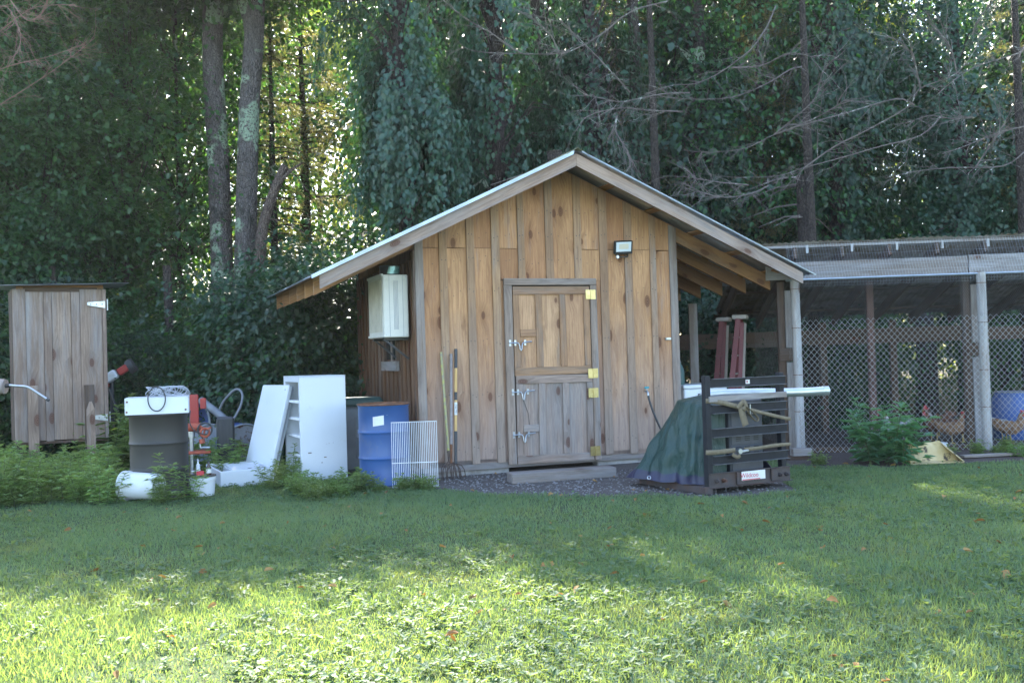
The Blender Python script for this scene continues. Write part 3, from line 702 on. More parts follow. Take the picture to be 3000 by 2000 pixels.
# window and air unit on the left wall
v1, z1 = SL(1130, 1065); v2, z2 = SL(1168, 990)
v1, v2 = sorted((v1, v2)); zl, zh = z1, z2 + .05
wd = bpy.data.objects.new('side_window', None); col.objects.link(wd); wd.parent = shed; wd.location = (U0 - .05, (v1 + v2) / 2, zl); wd.empty_display_size = .05
W = v2 - v1; H = zh - zl + .10
MB().box((.02, 0, H / 2), (.02, W - .1, H - .1)).build('pane', 'glass', wd)
for y in (-W / 2 + .03, W / 2 - .03): board(wd, 'frame', (0, y, .002), (0, y, H), .06, .05, 'pendark', (0, 1, 0))
board(wd, 'frame', (0, -W / 2 + .062, H - .03), (0, W / 2 - .062, H - .03), .055, .045, 'pendark', (0, 0, 1))
board(wd, 'sill', (-.02, -W / 2 - .02, -.03), (-.02, W / 2 + .02, -.03), .12, .05, 'timber', (0, 0, 1))
board(wd, 'mullion', (.01, 0, .002), (.01, 0, H - .06), .03, .03, 'trim', (0, 1, 0))
pA = SL(1212, 985); acv = .14
ac = thing('air_conditioning_unit', 'cream outdoor air conditioner hung on the left wall of the shed', 'air conditioner', P0 + Vector(sX * (U0 - .05)) + Vector(sY * acv) + Vector((0, 0, 1.625)), TH)
MB().box((-.165, .37, .36), (.30, .72, .72), None, .012).build('casing', 'cream', ac)
g = MB()
for i in range(9): g.box((-.322, .1 + i * .066, .37), (.014, .03, .60), None, .004)
g.build('front_grille', 'creamgrille', ac)
g = MB()
for x in (-.185, -.170, -.155, -.14): g.box((x, .009, .37), (.005, .004, .56))
for x in (-.238, -.08): g.box((x, .0095, .36), (.004, .004, .70))
g.box((-.318, .0085, .36), (.003, .004, .72))
g.build('panel_grooves', 'greyprint', ac)
sb = MB()
for x in (-.285, -.04):
    for zz in (.03, .69): sb.lathe([(.007, 0), (.006, .004)], 8, Matrix.Rotation(PI / 2, 3, 'X'), (x, .0095, zz))
sb.build('screws', 'zinc', ac)
for zz in (.715, .02): MB().box((-.318, .36, zz), (.03, .70, .03), None, .006).build('edge_trim', 'cream', ac)
for y in (.12, .6): MB().box((-.15, y, -.015), (.3, .03, .03)).beam((-.28, y, -.02), (.0, y, -.25), .02, .02).build('wall_bracket', 'dark', ac)
tn = thing('food_tin', 'round teal and black tin lying on top of the cream air conditioner', 'tin', ac.matrix_basis @ Vector((-.185, .17, .722)), TH)
MB().lathe([(.12, 0), (.12, .10)], 28).build('body', 'black', tn, None, True)
MB().lathe([(.123, .098), (.125, .104), (.121, .112)], 28).build('lid', 'dark', tn, None, True)
lb = MB()
for i in range(8):
    a0 = math.radians(-120 + i * 9); a1 = math.radians(-120 + (i + 1) * 9)
    lb.add([(.1215 * math.cos(a0), .1215 * math.sin(a0), .012), (.1215 * math.cos(a1), .1215 * math.sin(a1), .012), (.1215 * math.cos(a1 + .2), .1215 * math.sin(a1 + .2), .095), (.1215 * math.cos(a0 + .2), .1215 * math.sin(a0 + .2), .095)], [(0, 1, 2, 3)])
lb.build('label', 'tin', tn, None, True)

# ------------------------------------------------------------------ tools leaning on the wall
def shed_pt(u, v, z): return P0 + Vector(sX * u) + Vector(sY * v) + Vector((0, 0, z))
def fork(name, label, topx, topy, botx, boty, handle_parts, tines, lean=.22):
    ut, zt = SF(topx, topy, -.05); ub, zbm = SF(botx, boty, -lean)
    e = thing(name, label, 'garden fork', shed_pt(ub, -lean, 0), TH)
    top = Vector((ut - ub, lean - .045, zt)); bot = Vector((0, 0, zbm)); ax = (top - bot)
    for n, a, b, r, m in handle_parts:
        k = 6; pts = [bot + ax * (a + (b - a) * i / k) for i in range(k + 1)]
        MB().tube(pts, r, 12).build(n, m, e, None, True)
    dn = -ax.normalized(); sd = Vector((1, 0, 0)); fw = Vector((0, -1, 0))
    for i in range(tines):
        x = (i - (tines - 1) / 2) / max(tines - 1, 1)
        s0 = bot; w = .20
        pts = [s0, s0 + dn * .02 + sd * x * w * .7, s0 + dn * .07 + sd * x * w + fw * .01, s0 + dn * .15 + sd * x * w * 1.08 + fw * .035, Vector((x * w * 1.1, -.05, max(.012, zbm - .27)))]
        MB().tube(pts, [.007, .006, .0055, .005, .003], 6).build('tine', 'tines', e, None, True)
    return e, top, bot, ax
fork('manure_fork', 'manure fork with a flaking yellow handle against the shed wall', 1292.6, 1031, 1316, 1352,
     [('handle', .10, 1, .0145, simple('flaking_yellow', (0.36, 0.33, 0.10), (0.25, 0.22, 0.16), 22, .7)), ('ferrule', 0, .10, .013, 'tines')], 5)
fork('hay_fork', 'hay fork with a bare grey handle between two other forks', 1322, 1036, 1322, 1356,
     [('handle', .17, 1, .0165, simple('bare_grey_ash', (0.27, 0.235, 0.225), (0.20, 0.17, 0.16), 25, .8)), ('ferrule', 0, .17, .0155, 'rust')], 5)
fk, ft, fb, fax = fork('cushion_grip_fork', 'garden fork with pale ash handle and black cushion grip', 1336, 1022, 1335, 1358,
     [('grip', .83, 1, .0185, 'dark'), ('handle', .28, .55, .0165, 'ash'), ('handle', .62, .83, .0165, 'ash'), ('sleeve', .55, .62, .0172, 'black'), ('label_band', .42, .53, .0174, 'paper'), ('socket', 0, .28, .0175, 'dark')], 4)
mid = fb + fax * .475
text('lettering', 'TRU PRO', .026, 'blackprint', fk, Matrix.Translation(mid + Vector((0, -.0185, 0))) @ Matrix.Rotation(math.atan2(fax.y, fax.z), 4, 'X').inverted() @ RX90 @ Matrix.Rotation(PI / 2, 4, 'Z'), .0004)

# ------------------------------------------------------------------ drums
def drum_body(R, H, ribs=True):
    pr = [(R * .97, 0), (R, .008), (R, .02), (R * .975, .03)]
    for c in ((.34, .66) if ribs else ()):
        pr += [(R * .975, H * c - .03), (R * .985, H * c - .018), (R * 1.012, H * c), (R * .985, H * c + .018), (R * .975, H * c + .03)]
    pr += [(R * .975, H - .03), (R, H - .02), (R * 1.006, H - .006)]
    return pr
def drum(name, label, loc, R, H, mbody, mrim, mlid, rz=0.0, rough_tilt=0.0):
    e = thing(name, label, 'drum', loc, rz)
    MB().lathe(drum_body(R, H), 48, caps=False).build('body', mbody, e, None, True)
    MB().ring((0, 0, H), R * 1.0, .011, None, 48, 8).build('rim', mrim, e, None, True)
    MB().lathe([(.0, H - .022), (R * .5, H - .018), (R * .965, H - .022), (R * .985, H - .006)], 40, caps=False).build('lid', mlid, e, None, True)
    return e
bd = drum('blue_drum', 'upright blue steel drum with a rusty rim and paper sticker', gx(1119, 11.0), .285, .885, 'blue', 'rust', 'rustlid', .4)
MB().lathe([(.022, .866), (.022, .879), (.0, .879)], 14, None, (-.17, -.14, 0)).build('bung', 'zinc', bd, Matrix.Rotation(-.4, 4, 'Z'), True)
sk = MB()
for i in range(4):
    for j in range(3):
        def q(i, j):
            a = math.radians(-107 + i * 6.2); rr = .2795 + .0015; return (rr * math.cos(a), rr * math.sin(a), .655 + j * .034 + i * .004)
        sk.add([q(i, j), q(i + 1, j), q(i + 1, j + 1), q(i, j + 1)], [(0, 1, 2, 3)])
sk.build('paper_sticker', 'paper', bd, Matrix.Rotation(-.4, 4, 'Z'), True)
sk = MB().box((-.04, -.285, .775), (.006, .003, .004)).build('sticker_fleck', 'greyprint', bd)
cd = drum('charcoal_drum', 'charcoal steel drum standing in the weeds under a white metal tray', gx(460, 10.5), .302, .872, 'charcoal', 'charcoal', 'charcoal')
# tray on it with coiled wire
tl = gx(460, 10.5) + Vector((0, 0, .883)); ang = math.radians(17)
tr = thing('metal_tray', 'shallow white sheet metal tray upside down on the charcoal drum', 'tray', tl, ang)
tw, td, thh = .62, .50, .165
sd = MB()
sd.box((0, -td / 2, thh / 2), (tw, .006, thh)); sd.box((0, td / 2, thh / 2), (tw, .006, thh))
for sx in (-1, 1): sd.box((sx * tw / 2, 0, thh / 2), (.006, td + .006, thh))
sd.build('sides', 'white', tr)
MB().box((0, 0, thh + .003), (tw + .004, td + .01, .006)).build('base', 'white', tr)
sc_ = MB()
for x, z in ((-tw / 2 + .02, thh - .03), (-tw / 2 + .015, .03), (tw / 2 - .03, .035)): sc_.lathe([(.011, 0), (.009, .006)], 10, Matrix.Rotation(PI / 2, 3, 'X'), (x, -td / 2 - .003, z))
sc_.build('rivets', 'rust', tr)
def squiggle(n, c, R, h, seed, turns=3.0):
    r = np.random.default_rng(seed); pts = []
    ph = r.uniform(0, 6.28); 
    for t in np.linspace(0, 1, n):
        a = ph + t * turns * 2 * PI; rr = R * (.55 + .45 * math.sin(a * .37 + seed)) 
        pts.append(Vector((c[0] + rr * 1.5 * math.cos(a), c[1] + rr * .7 * math.sin(a), c[2] + h * (.5 + .5 * math.sin(a * 1.7 + seed)) )))
    return pts
wc = thing('wire_coil', 'tangled grey cable coil heaped on the white metal tray', 'cable', tr.matrix_basis @ Vector((.02, 0, thh + .012)), ang)
for s_ in range(4): MB().tube(squiggle(60, (.08, .02, .0), .15, .10, s_ + 3, 3.2), .0045, 6).build('cable', 'greyhose', wc, None, True)
MB().tube([Vector((-.02 + .085 * math.cos(a), -td / 2 - .035 + .0 * a, -.02 + .125 * math.sin(a))) for a in np.linspace(0, 2 * PI, 30)], .0065, 8).build('cable_loop', 'dark', wc, None, True)
# blue barrel lying with its mouth to the yard
bb = gx(545, 13.3)
lb = thing('lying_blue_barrel', 'open blue plastic barrel lying on its side among the shrubs', 'barrel', bb, math.radians(38))
rot = Matrix.Rotation(PI / 2, 4, 'X')
MB().lathe([(.0, .86), (.20, .86), (.29, .80), (.30, .6), (.306, .58), (.30, .56), (.30, .3), (.306, .28), (.30, .26), (.30, .0), (.285, .0), (.28, .3), (.28, .8)], 40, caps=False).build('body', 'bluetub', lb, Matrix.Translation((0, 0, .62)) @ rot.inverted(), True)
MB().ring((0, 0, 0), .30, .017, None, 44, 8).build('rim', 'greyhose', lb, Matrix.Translation((0, 0, .62)) @ rot, True)
for y in (.2, .6): board(lb, 'cradle_log', (-.35, y, .16), (.35, y, .16), .30, .16, 'pendark', (0, 0, 1))
# rusty drum lying, its end to the yard
rd = thing('lying_rusty_drum', 'rust speckled steel drum lying on its side behind the leaning freezer door', 'drum', gx(712, 13.0), math.radians(30))
MB().lathe([(.285, 0), (.29, .008), (.285, .03), (.283, .27), (.29, .29), (.283, .31), (.283, .56), (.29, .58), (.283, .60), (.285, .86), (0, .86)], 40, caps=False).build('body', 'bluetub', rd, Matrix.Translation((0, 0, .295)) @ rot.inverted(), True)
MB().lathe([(.0, .02), (.27, .018), (.275, .012)], 40, caps=False).build('end_plate', 'rustdrum', rd, Matrix.Translation((0, 0, .295)) @ rot.inverted(), True)
MB().ring((0, 0, 0), .287, .012, None, 44, 8).build('rim', 'greyhose', rd, Matrix.Translation((0, 0, .295)) @ rot, True)
g1 = thing('lying_grey_drum', 'grey drum lying end on behind the red drill stand', 'drum', gx(610, 13.2), math.radians(24))
MB().lathe([(.285, 0), (.29, .008), (.285, .03), (.283, .56), (.285, .86), (0, .86)], 40, caps=False).build('body', 'greyplastic', g1, Matrix.Translation((0, 0, .295)) @ rot.inverted(), True)
MB().lathe([(.0, .02), (.27, .018), (.275, .012)], 40, caps=False).build('end_plate', 'greyhose', g1, Matrix.Translation((0, 0, .295)) @ rot.inverted(), True)
MB().ring((0, 0, 0), .287, .012, None, 44, 8).build('rim', 'greyhose', g1, Matrix.Translation((0, 0, .295)) @ rot, True)
# hoop of conduit and dark panel, leaning pipe
def poly_px(pts, dist): return [D(x, y, d) for (x, y), d in zip(pts, np.linspace(dist[0], dist[1], len(pts)))]
def catmull(pts, k=5):
    pts = [Vector(p) for p in pts]; out = []
    for i in range(len(pts) - 1):
        a = pts[max(i - 1, 0)]; b = pts[i]; c = pts[i + 1]; d = pts[min(i + 2, len(pts) - 1)]
        for j in range(k):
            t = j / k; out.append(0.5 * ((2 * b) + (c - a) * t + (2 * a - 5 * b + 4 * c - d) * t * t + (3 * b - a - 3 * c + d) * t ** 3))
    return out + [pts[-1]]
hp = catmull(poly_px([(642, 1202), (655, 1175), (680, 1147), (698, 1140), (710, 1155), (706, 1185), (692, 1215), (676, 1241), (660, 1290), (650, 1420)], (12.9, 12.55)))
tag(MB().tube(hp, .0155, 8).build('conduit_hoop', 'conduit', None, None, True), 'loop of grey conduit arching up from the dark plastic panel', 'conduit')
pn = thing('dark_panel', 'dark grey ribbed plastic slab standing behind the white drawer box', 'panel', gx(655, 12.45), math.radians(18))
MB().box((0, 0, .36), (.22, .10, .72), None, .03).build('slab', 'dark', pn)
gp = MB()
for i in range(5): gp.box((-.08 + i * .04, -.051, .36), (.012, .006, .62), None, .002)
gp.build('ribs', 'dark', pn)
pp = [D(588, 1172, 13.0), D(625, 1200, 12.9), D(672, 1237, 12.75)]
pp.append(pp[-1] + (pp[-1] - pp[-2]) * .1)
tag(MB().tube(pp, .05, 14).build('plastic_pipe', 'conduit', None, None, True), 'thick grey plastic pipe slanting down across the lying drums', 'pipe')
# red drill stand
ds = thing('drill_stand', 'red iron drill stand with a handwheel and steel crank beside the charcoal drum', 'drill press', gx(570, 12.0), math.radians(15))
def dsz(py, d=12.0): return EYE - (py - 1068) / FPX * d
MB().box((-.02, .05, dsz(1210)), (.10, .08, dsz(1155) - dsz(1265)), None, .008).build('head_post', 'red', ds)
MB().box((.085, .04, dsz(1182)), (.07, .09, .13), None, .008).build('switch_box', 'red', ds)
MB().tube([(-.14, .02, 0), (-.14, .02, dsz(1240))], .04, 14).build('column', 'orange', ds, None, True)
MB().tube([(-.14, .0, dsz(1250)), (.05, .0, dsz(1250))], .05, 12).build('arm', 'orange', ds, None, True)
MB().ring((.10, -.05, dsz(1258)), .082, .012, Matrix.Rotation(PI / 2, 3, 'X'), 28, 8).build('handwheel_rim', 'dark', ds, None, True)
sp = MB()
for a in (.3, 2.4, 4.5): sp.tube([(.10, -.05, dsz(1258)), (.10 + .078 * math.cos(a), -.05, dsz(1258) + .078 * math.sin(a))], .011, 8)
sp.ring((.10, -.07, dsz(1266)), .05, .014, Matrix.Rotation(PI / 2, 3, 'X'), 20, 8)
sp.build('handwheel_spokes', 'orange', ds, None, True)
MB().tube([(.06, -.04, dsz(1285)), (.07, -.05, dsz(1298))], .035, 12).build('chuck_housing', 'orange', ds, None, True)
MB().tube([(-.06, .0, dsz(1262)), (-.06, .0, 0.05)], .026, 14).build('steel_column', 'zinc', ds, None, True)
MB().tube([(-.06, .0, dsz(1262)), (-.06, .0, dsz(1278))], .042, 14).build('collar', 'zinc', ds, None, True)
MB().tube([(.04, -.05, dsz(1296)), (.045, -.05, dsz(1308)), (.06, -.06, dsz(1311))], .010, 8).build('crank', 'zinc', ds, None, True)
MB().tube([(.06, -.06, dsz(1310)), (.155, -.07, dsz(1311))], .020, 10).build('crank_grip', 'zinc', ds, None, True)
MB().box((.03, .0, dsz(1323)), (.27, .2, .035), None, .008).build('work_table', 'orange', ds)
MB().box((-.05, .03, .03), (.42, .34, .06), None, .012).build('foot', 'orange', ds)
MB().tube(catmull([(-.06, -.05, dsz(1200)), (-.07, -.09, dsz(1235)), (0, -.1, dsz(1262)), (.12, -.11, dsz(1270)), (.14, -.09, dsz(1258))], 5), .007, 6).build('power_cable', 'dark', ds, None, True)
# red and white machine behind the small cupboard
p = D(325, 1108, 13.9)
rw = thing('garden_tiller', 'red and white machine tilted in the shrubs behind the wooden cupboard', 'machine', (p.x, p.y, 0), .2)
q = Matrix.Translation((0, 0, p.z)) @ Matrix.Rotation(math.radians(-32), 4, 'Y')
MB().box((.02, 0, .02), (.17, .16, .13), None, .02).build('white_cowl', 'whiteplastic', rw, q)
MB().box((.20, .02, .01), (.15, .16, .10), None, .015).build('red_shroud', 'red', rw, q)
MB().box((-.16, .0, -.01), (.18, .15, .14), None, .02).build('red_tank', 'red', rw, q)
MB().lathe([(.0, 0), (.10, 0), (.10, .1), (0, .1)], 18, Matrix.Rotation(PI / 2, 3, 'Y'), (.26, .05, .0)).build('air_filter', 'dark', rw, q, True)
MB().tube([(-.1, 0, -.1), (-.45, .05, -p.z / math.cos(.55) * .98 + .0)], .025, 8).build('shaft', 'dark', rw, q, True)
MB().tube([(.0, .05, -p.z + .0), (0, .05, p.z * 0 - .05)], .03, 8).build('leg', 'dark', rw, Matrix.Translation((0, 0, p.z)), True)

# ------------------------------------------------------------------ pails and drawer box
pl_ = thing('lying_pail', 'white plastic pail lying on its side in the tall weeds', 'pail', gx(408, 10.15), math.radians(-12))
MB().lathe([(0, 0), (.125, 0), (.13, .02), (.142, .34), (.152, .345), (.152, .36), (.143, .365), (.143, .385), (.152, .39), (.152, .40), (.14, .40), (.125, .02)], 36, caps=False).build('body', 'whiteplastic', pl_, Matrix.Translation((.19, 0, .152)) @ Matrix.Rotation(-PI / 2 + .03, 4, 'Y'), True)
MB().lathe([(.0, .392), (.13, .394), (.139, .398)], 36, caps=False).build('lid', 'whiteplastic', pl_, Matrix.Translation((.19, 0, .152)) @ Matrix.Rotation(-PI / 2 + .03, 4, 'Y'), True)
tb = thing('small_tub', 'short white tub with a dark lid carrying a bottle and a small box', 'tub', gx(585, 10.5), .1)
MB().lathe([(.115, 0), (.13, .16), (.137, .162), (.137, .175), (.131, .178), (.133, .205)], 32).build('body', 'whiteplastic', tb, None, True)
MB().lathe([(.137, .2), (.139, .212), (.13, .217), (.0, .217)], 32, caps=False).build('lid', 'dark', tb, None, True)
bt = thing('brown_bottle', 'dark brown bottle with a white label on the small tub', 'bottle', gx(603, 10.46) + Vector((0, 0, .218)))
MB().lathe([(.026, 0), (.028, .01), (.028, .075), (.013, .10), (.011, .125)], 18).build('body', 'brown', bt, None, True)
MB().lathe([(.0285, .02), (.0285, .062)], 18, caps=False).build('label', 'paper', bt, None, True)
MB().lathe([(.013, .122), (.013, .143)], 14).build('cap', 'dark', bt, None, True)
bx_ = thing('small_carton', 'small red and white carton leaning on the tub lid', 'carton', gx(578, 10.42) + Vector((0, 0, .218)), .3)
MB().box((.0, 0, .024), (.075, .05, .046), None, .002).build('carton_body', 'redprint', bx_)
MB().box((-.045, -.01, .052), (.10, .055, .010), Matrix.Rotation(-.12, 3, 'Y'), .002).build('flap', 'whiteplastic', bx_)
nz = thing('caulk_tube', 'white pointed caulk tube standing on the small tub', 'caulk tube', gx(572, 10.58) + Vector((0, 0, .218)))
MB().lathe([(.022, 0), (.022, .10), (.012, .105), (.010, .11), (.003, .165)], 16).build('body', 'whiteplastic', nz, None, True)
# drawer box
A = G(646, 1430); dirx = Vector((math.cos(.50), math.sin(.50), 0))
db = thing('drawer_box', 'open white refrigerator drawer lying on the grass', 'drawer', A, math.radians(26))
bw, bl, bh = .60, .98, .185
for n_, c, s_ in (('front_wall', (bw / 2, .012, bh / 2), (bw, .024, bh)), ('rear_wall', (bw / 2, bl, bh / 2), (bw, .024, bh)), ('end_wall', (.012, bl / 2, bh / 2), (.024, bl - .03, bh - .002)), ('end_wall', (bw - .012, bl / 2, bh / 2), (.024, bl - .03, bh - .002)), ('bottom', (bw / 2, bl / 2, .012), (bw - .05, bl - .05, .02))):
    MB().box(c, s_, None, .006).build(n_, 'white', db)
MB().box((bw / 2 + .08, bl * .55, bh - .03), (bw - .24, bl * .62, .02), Matrix.Rotation(.06, 3, 'X'), .004).build('inner_shelf', 'whitein', db)
MB().box((bw / 2 - .12, bl * .55, bh - .07), (.02, bl * .62, .10), None, .004).build('divider', 'whitein', db)
MB().lathe([(.02, 0), (.026, .004), (.0, .006)], 14, None, (bw / 2 + .1, bl * .4, bh - .026)).build('drain_plug', 'greyprint', db)

# ------------------------------------------------------------------ freezer and its door
fa = math.radians(26.8); fn = gx(875, 11.34)
fz = thing('upright_freezer', 'upright white freezer cabinet without its door, wire shelves inside', 'freezer', fn, fa)
fw_, fd, fh = .545, .74, 1.20
t = .055
MB().box((fw_ / 2, t / 2, fh / 2), (fw_, t, fh), None, .006).build('side_panel', 'white', fz)
MB().box((fw_ / 2, fd - t / 2, fh / 2), (fw_, t, fh), None, .006).build('side_panel', 'white', fz)
MB().box((fw_ - t / 2, fd / 2, fh / 2), (t - .002, fd - 2 * t, fh - .004), None, 0).build('back_panel', 'whitein', fz)
MB().box((fw_ / 2 - .003, fd / 2, fh - t / 2 - .001), (fw_ - .008, fd - 2 * t - .001, t), None, 0).build('top_panel', 'white', fz)
MB().box((fw_ / 2 - .003, fd / 2, .07), (fw_ - .008, fd - 2 * t - .001, .13), None, 0).build('plinth', 'whitein', fz)
MB().box((fw_ / 2, fd / 2, fh + .006), (fw_ + .006, fd + .006, .012), None, .004).build('top_cover', 'white', fz)
for z in (.30, .52, .72, .92):
    s_ = MB()
    for y in np.linspace(t + .03, fd - t - .03, 14): s_.tube([(.03, y, z), (fw_ - t - .01, y, z)], .0035, 5)
    for x in (.03, .2, fw_ - t - .02): s_.tube([(x, t + .01, z - .004), (x, fd - t - .01, z - .004)], .005, 6)
    s_.box((.018, fd / 2, z - .008), (.012, fd - 2 * t - .03, .03), None, .004)
    s_.build('wire_shelf', 'whitewire', fz, None, True)
st_ = MB()
for x, z, s2 in ((.10, .33, .04), (.30, .42, .008), (.33, .425, .012), (.38, .43, .01), (.28, .27, .03), (.24, .21, .02)): st_.box((x, -.0008, z), (s2, .001, s2 * .35))
st_.build('rust_marks', 'rustlid', fz)
# leaning door
dnr = gx(775, 11.62); dfr = gx(700, 12.12); wd_ = (dnr - dfr); dwid = wd_.length
dl = thing('freezer_door', 'white freezer door leaning against the upright freezer', 'freezer door', dfr, math.atan2(wd_.y, wd_.x))
tilt = Matrix.Rotation(math.radians(-15.5), 4, 'X')
MB().box((dwid / 2, .03, .575), (dwid, .06, 1.15), None, .012).build('outer_panel', 'white', dl, tilt)
MB().box((dwid / 2, .075, .575), (dwid - .05, .03, 1.09), None, .008).build('gasket', 'greyhose', dl, tilt)
MB().box((dwid / 2, .11, .57), (dwid - .11, .055, .99), None, .02).build('inner_liner', 'whitein', dl, tilt)
MB().box((dwid - .06, -.002, 1.09), (.03, .004, .012), None, .001).build('badge', 'greyprint', dl, tilt)
# grey storage bin
sbn = thing('storage_bin', 'grey plastic storage bin with a dark green lid behind the blue drum', 'storage bin', gx(1043, 12.55), math.radians(18))
MB().box((0, 0, .40), (.52, .46, .80), None, .03).build('body', 'greyplastic', sbn)
MB().box((0, -.005, .855), (.57, .52, .11), None, .035).build('lid', 'greenlid', sbn)
MB().box((-.02, -.235, .42), (.10, .02, .52), None, .01).build('front_rib', 'greyplastic', sbn)
MB().box((-.02, -.248, .47), (.075, .012, .10), None, .004).build('latch', 'greyhose', sbn)
MB().box((0, -.234, .64), (.50, .012, .02), None, .004).build('ridge', 'greyplastic', sbn)
# white wire rack leaning on the drum
ra = gx(1140, 10.58); rb = gx(1273, 10.62); rv = rb - ra; rl = rv.length
rk = thing('wire_rack', 'white coated wire shelf leaning upright against the blue drum', 'wire shelf', ra, math.atan2(rv.y, rv.x))
tilt = Matrix.Rotation(math.radians(-7), 4, 'X'); rh = .70
nW = 26
for i in range(nW):
    x = rl * i / (nW - 1)
    MB().tube([(x, 0, .004), (x, 0, rh)], .0028, 6).build('wire', 'whitewire', rk, tilt, True)
for z in (.01, .265, rh): MB().tube([(-.004, -.006, z), (rl + .004, -.006, z)], .0042, 6).build('cross_bar', 'whitewire', rk, tilt, True)

# ------------------------------------------------------------------ wooden cupboard on stakes
ca = math.radians(30); cl = gx(172, 12.95)
cb = thing('wooden_cupboard', 'tall grey board cupboard with a tin roof standing in the weeds', 'cupboard', cl, ca)
cw, cdp, z0, z1 = 1.10, .62, .47, 2.40
xs = [-.55, -.40, -.195, -.10, .125, .23, .50, .55]
for i, (a, b) in enumerate(zip(xs[:-1], xs[1:])):
    yf = -cdp / 2 - (.012 if i in (2, 4, 6) else 0)
    board(cb, 'front_board', ((a + b) / 2, yf, z0 + rng.uniform(-.01, .01)), ((a + b) / 2, yf, z1 - (.0 if i in (0, 5, 6) else .035)), b - a - .003, .022, 'oldwood')
for x in (-.545, .545):
    for k in range(4):
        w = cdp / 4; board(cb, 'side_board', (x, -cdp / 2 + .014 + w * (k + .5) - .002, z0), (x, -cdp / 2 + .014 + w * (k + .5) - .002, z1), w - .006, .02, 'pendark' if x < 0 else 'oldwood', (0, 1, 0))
board(cb, 'header_strip', (-.42, -cdp / 2 + .03, z1 - .015), (.45, -cdp / 2 + .03, z1 - .015), .08, .03, 'pendark', (0, 0, 1))
MB().box((0, .03, (z0 + z1) / 2), (1.02, cdp - .08, z1 - z0 - .04)).build('inner_box', 'pendark', cb)
MB().box((0, .0, z0 - .02), (1.06, cdp, .03)).build('floor_board', 'pendark', cb)
for x in (-.46, .46):
    for y in (-.2, .2): board(cb, 'leg', (x, y, 0), (x, y, z0 - .036), .09, .09, 'pendark')
rs = corr_sheet(-.70, .82, -.48, .42, lambda u: z1 + .055 + .02 * u / .7, 'roof', cb, 'roof_sheet', .076, .004)
board(cb, 'roof_batten', (-.5, -.24, z1 + .02), (.53, -.24, z1 + .035), .045, .05, 'rafter', (0, 1, 0))
board(cb, 'roof_batten', (-.5, .22, z1 + .02), (.53, .22, z1 + .035), .045, .05, 'rafter', (0, 1, 0))
for z in (2.20, .73):
    hg = MB(); hg.add([(.32, -.356, z - .008), (.535, -.356, z - .045), (.535, -.356, z + .045), (.32, -.356, z + .03), (.32, -.350, z - .008), (.535, -.350, z - .045), (.535, -.350, z + .045), (.32, -.350, z + .03)],
                      [(0, 1, 2, 3), (4, 7, 6, 5), (0, 4, 5, 1), (1, 5, 6, 2), (2, 6, 7, 3), (3, 7, 4, 0)])
    hg.box((.566, -.31, z), (.012, .05, .15), None, .002)
    hg.build('strap_hinge', 'zinc', cb)
    sw = MB()
    for x in (.36, .43, .50): sw.lathe([(.008, 0), (.006, .004)], 8, Matrix.Rotation(PI / 2, 3, 'X'), (x, -.356, z + .004))
    sw.build('screws', 'dark', cb)
# stakes in front
def stake(label, px, dist, top_py, w, pointed, mat):
    g = gx(px, dist); top = EYE - (top_py - 1080) / FPX * dist
    e = thing('wooden_stake', label, 'stake', g, ca)
    if not pointed: board(e, 'post', (0, 0, 0), (0, 0, top), w, .04, mat)
    else:
        h = w / 2; pts = [(-h, 0), (h, 0), (h, top - .10), (.012, top), (-.012, top), (-h, top - .10)]
        MB().add([(x, -.011, z) for x, z in pts] + [(x, .011, z) for x, z in pts], [tuple(range(6)), tuple(range(11, 5, -1))] + [(i, (i + 1) % 6, (i + 1) % 6 + 6, i + 6) for i in range(6)]).build('picket', mat, e)
stake('narrow stake standing before the cupboard beneath the bent steel handle', 94, 12.4, 1127, .12, False, 'oldwood')
stake('square topped brown stake in front of the cupboard behind a picket', 259, 12.42, 1129, .118, False, 'pendark')
stake('pointed pale picket nailed before the brown stake at the cupboard', 262, 12.36, 1178, .10, True, 'oldwood')
# bent steel handle on a grey roller reaching in
hd = 10.6
e = thing('crank_handle', 'bent steel handle with a grey wooden roller in front of the cupboard', 'handle', (D(10, 1132, hd).x, D(10, 1132, hd).y, 0))
base = Vector((D(10, 1132, hd).x, D(10, 1132, hd).y, 0))
hpts = [D(18, 1127, hd) - base, D(50, 1130, hd) - base, D(80, 1133, hd) - base, D(105, 1147, hd) - base, D(137, 1168, hd) - base]
MB().tube(catmull(hpts, 4), .0125, 10).build('bent_handle', 'zinc', e, None, True)
MB().tube([hpts[-1], hpts[-1] + (hpts[-1] - hpts[-2]).normalized() * .03], .017, 10).build('end_cap', 'dark', e, None, True)
MB().tube([D(-70, 1128, hd) - base, D(-20, 1131, hd) - base, D(16, 1132, hd) - base], [.085, .09, .078], 20).build('roller', 'oldwood', e, None, True)
MB().tube([D(16, 1130, hd) - base, D(28, 1128, hd) - base], .022, 10).build('hub', 'dark', e, None, True)
zr = (D(-45, 1132, hd) - base)
MB().tube([(zr.x, zr.y, 0), (zr.x, zr.y, zr.z)], .04, 10).build('support_post', 'pendark', e, None, True)

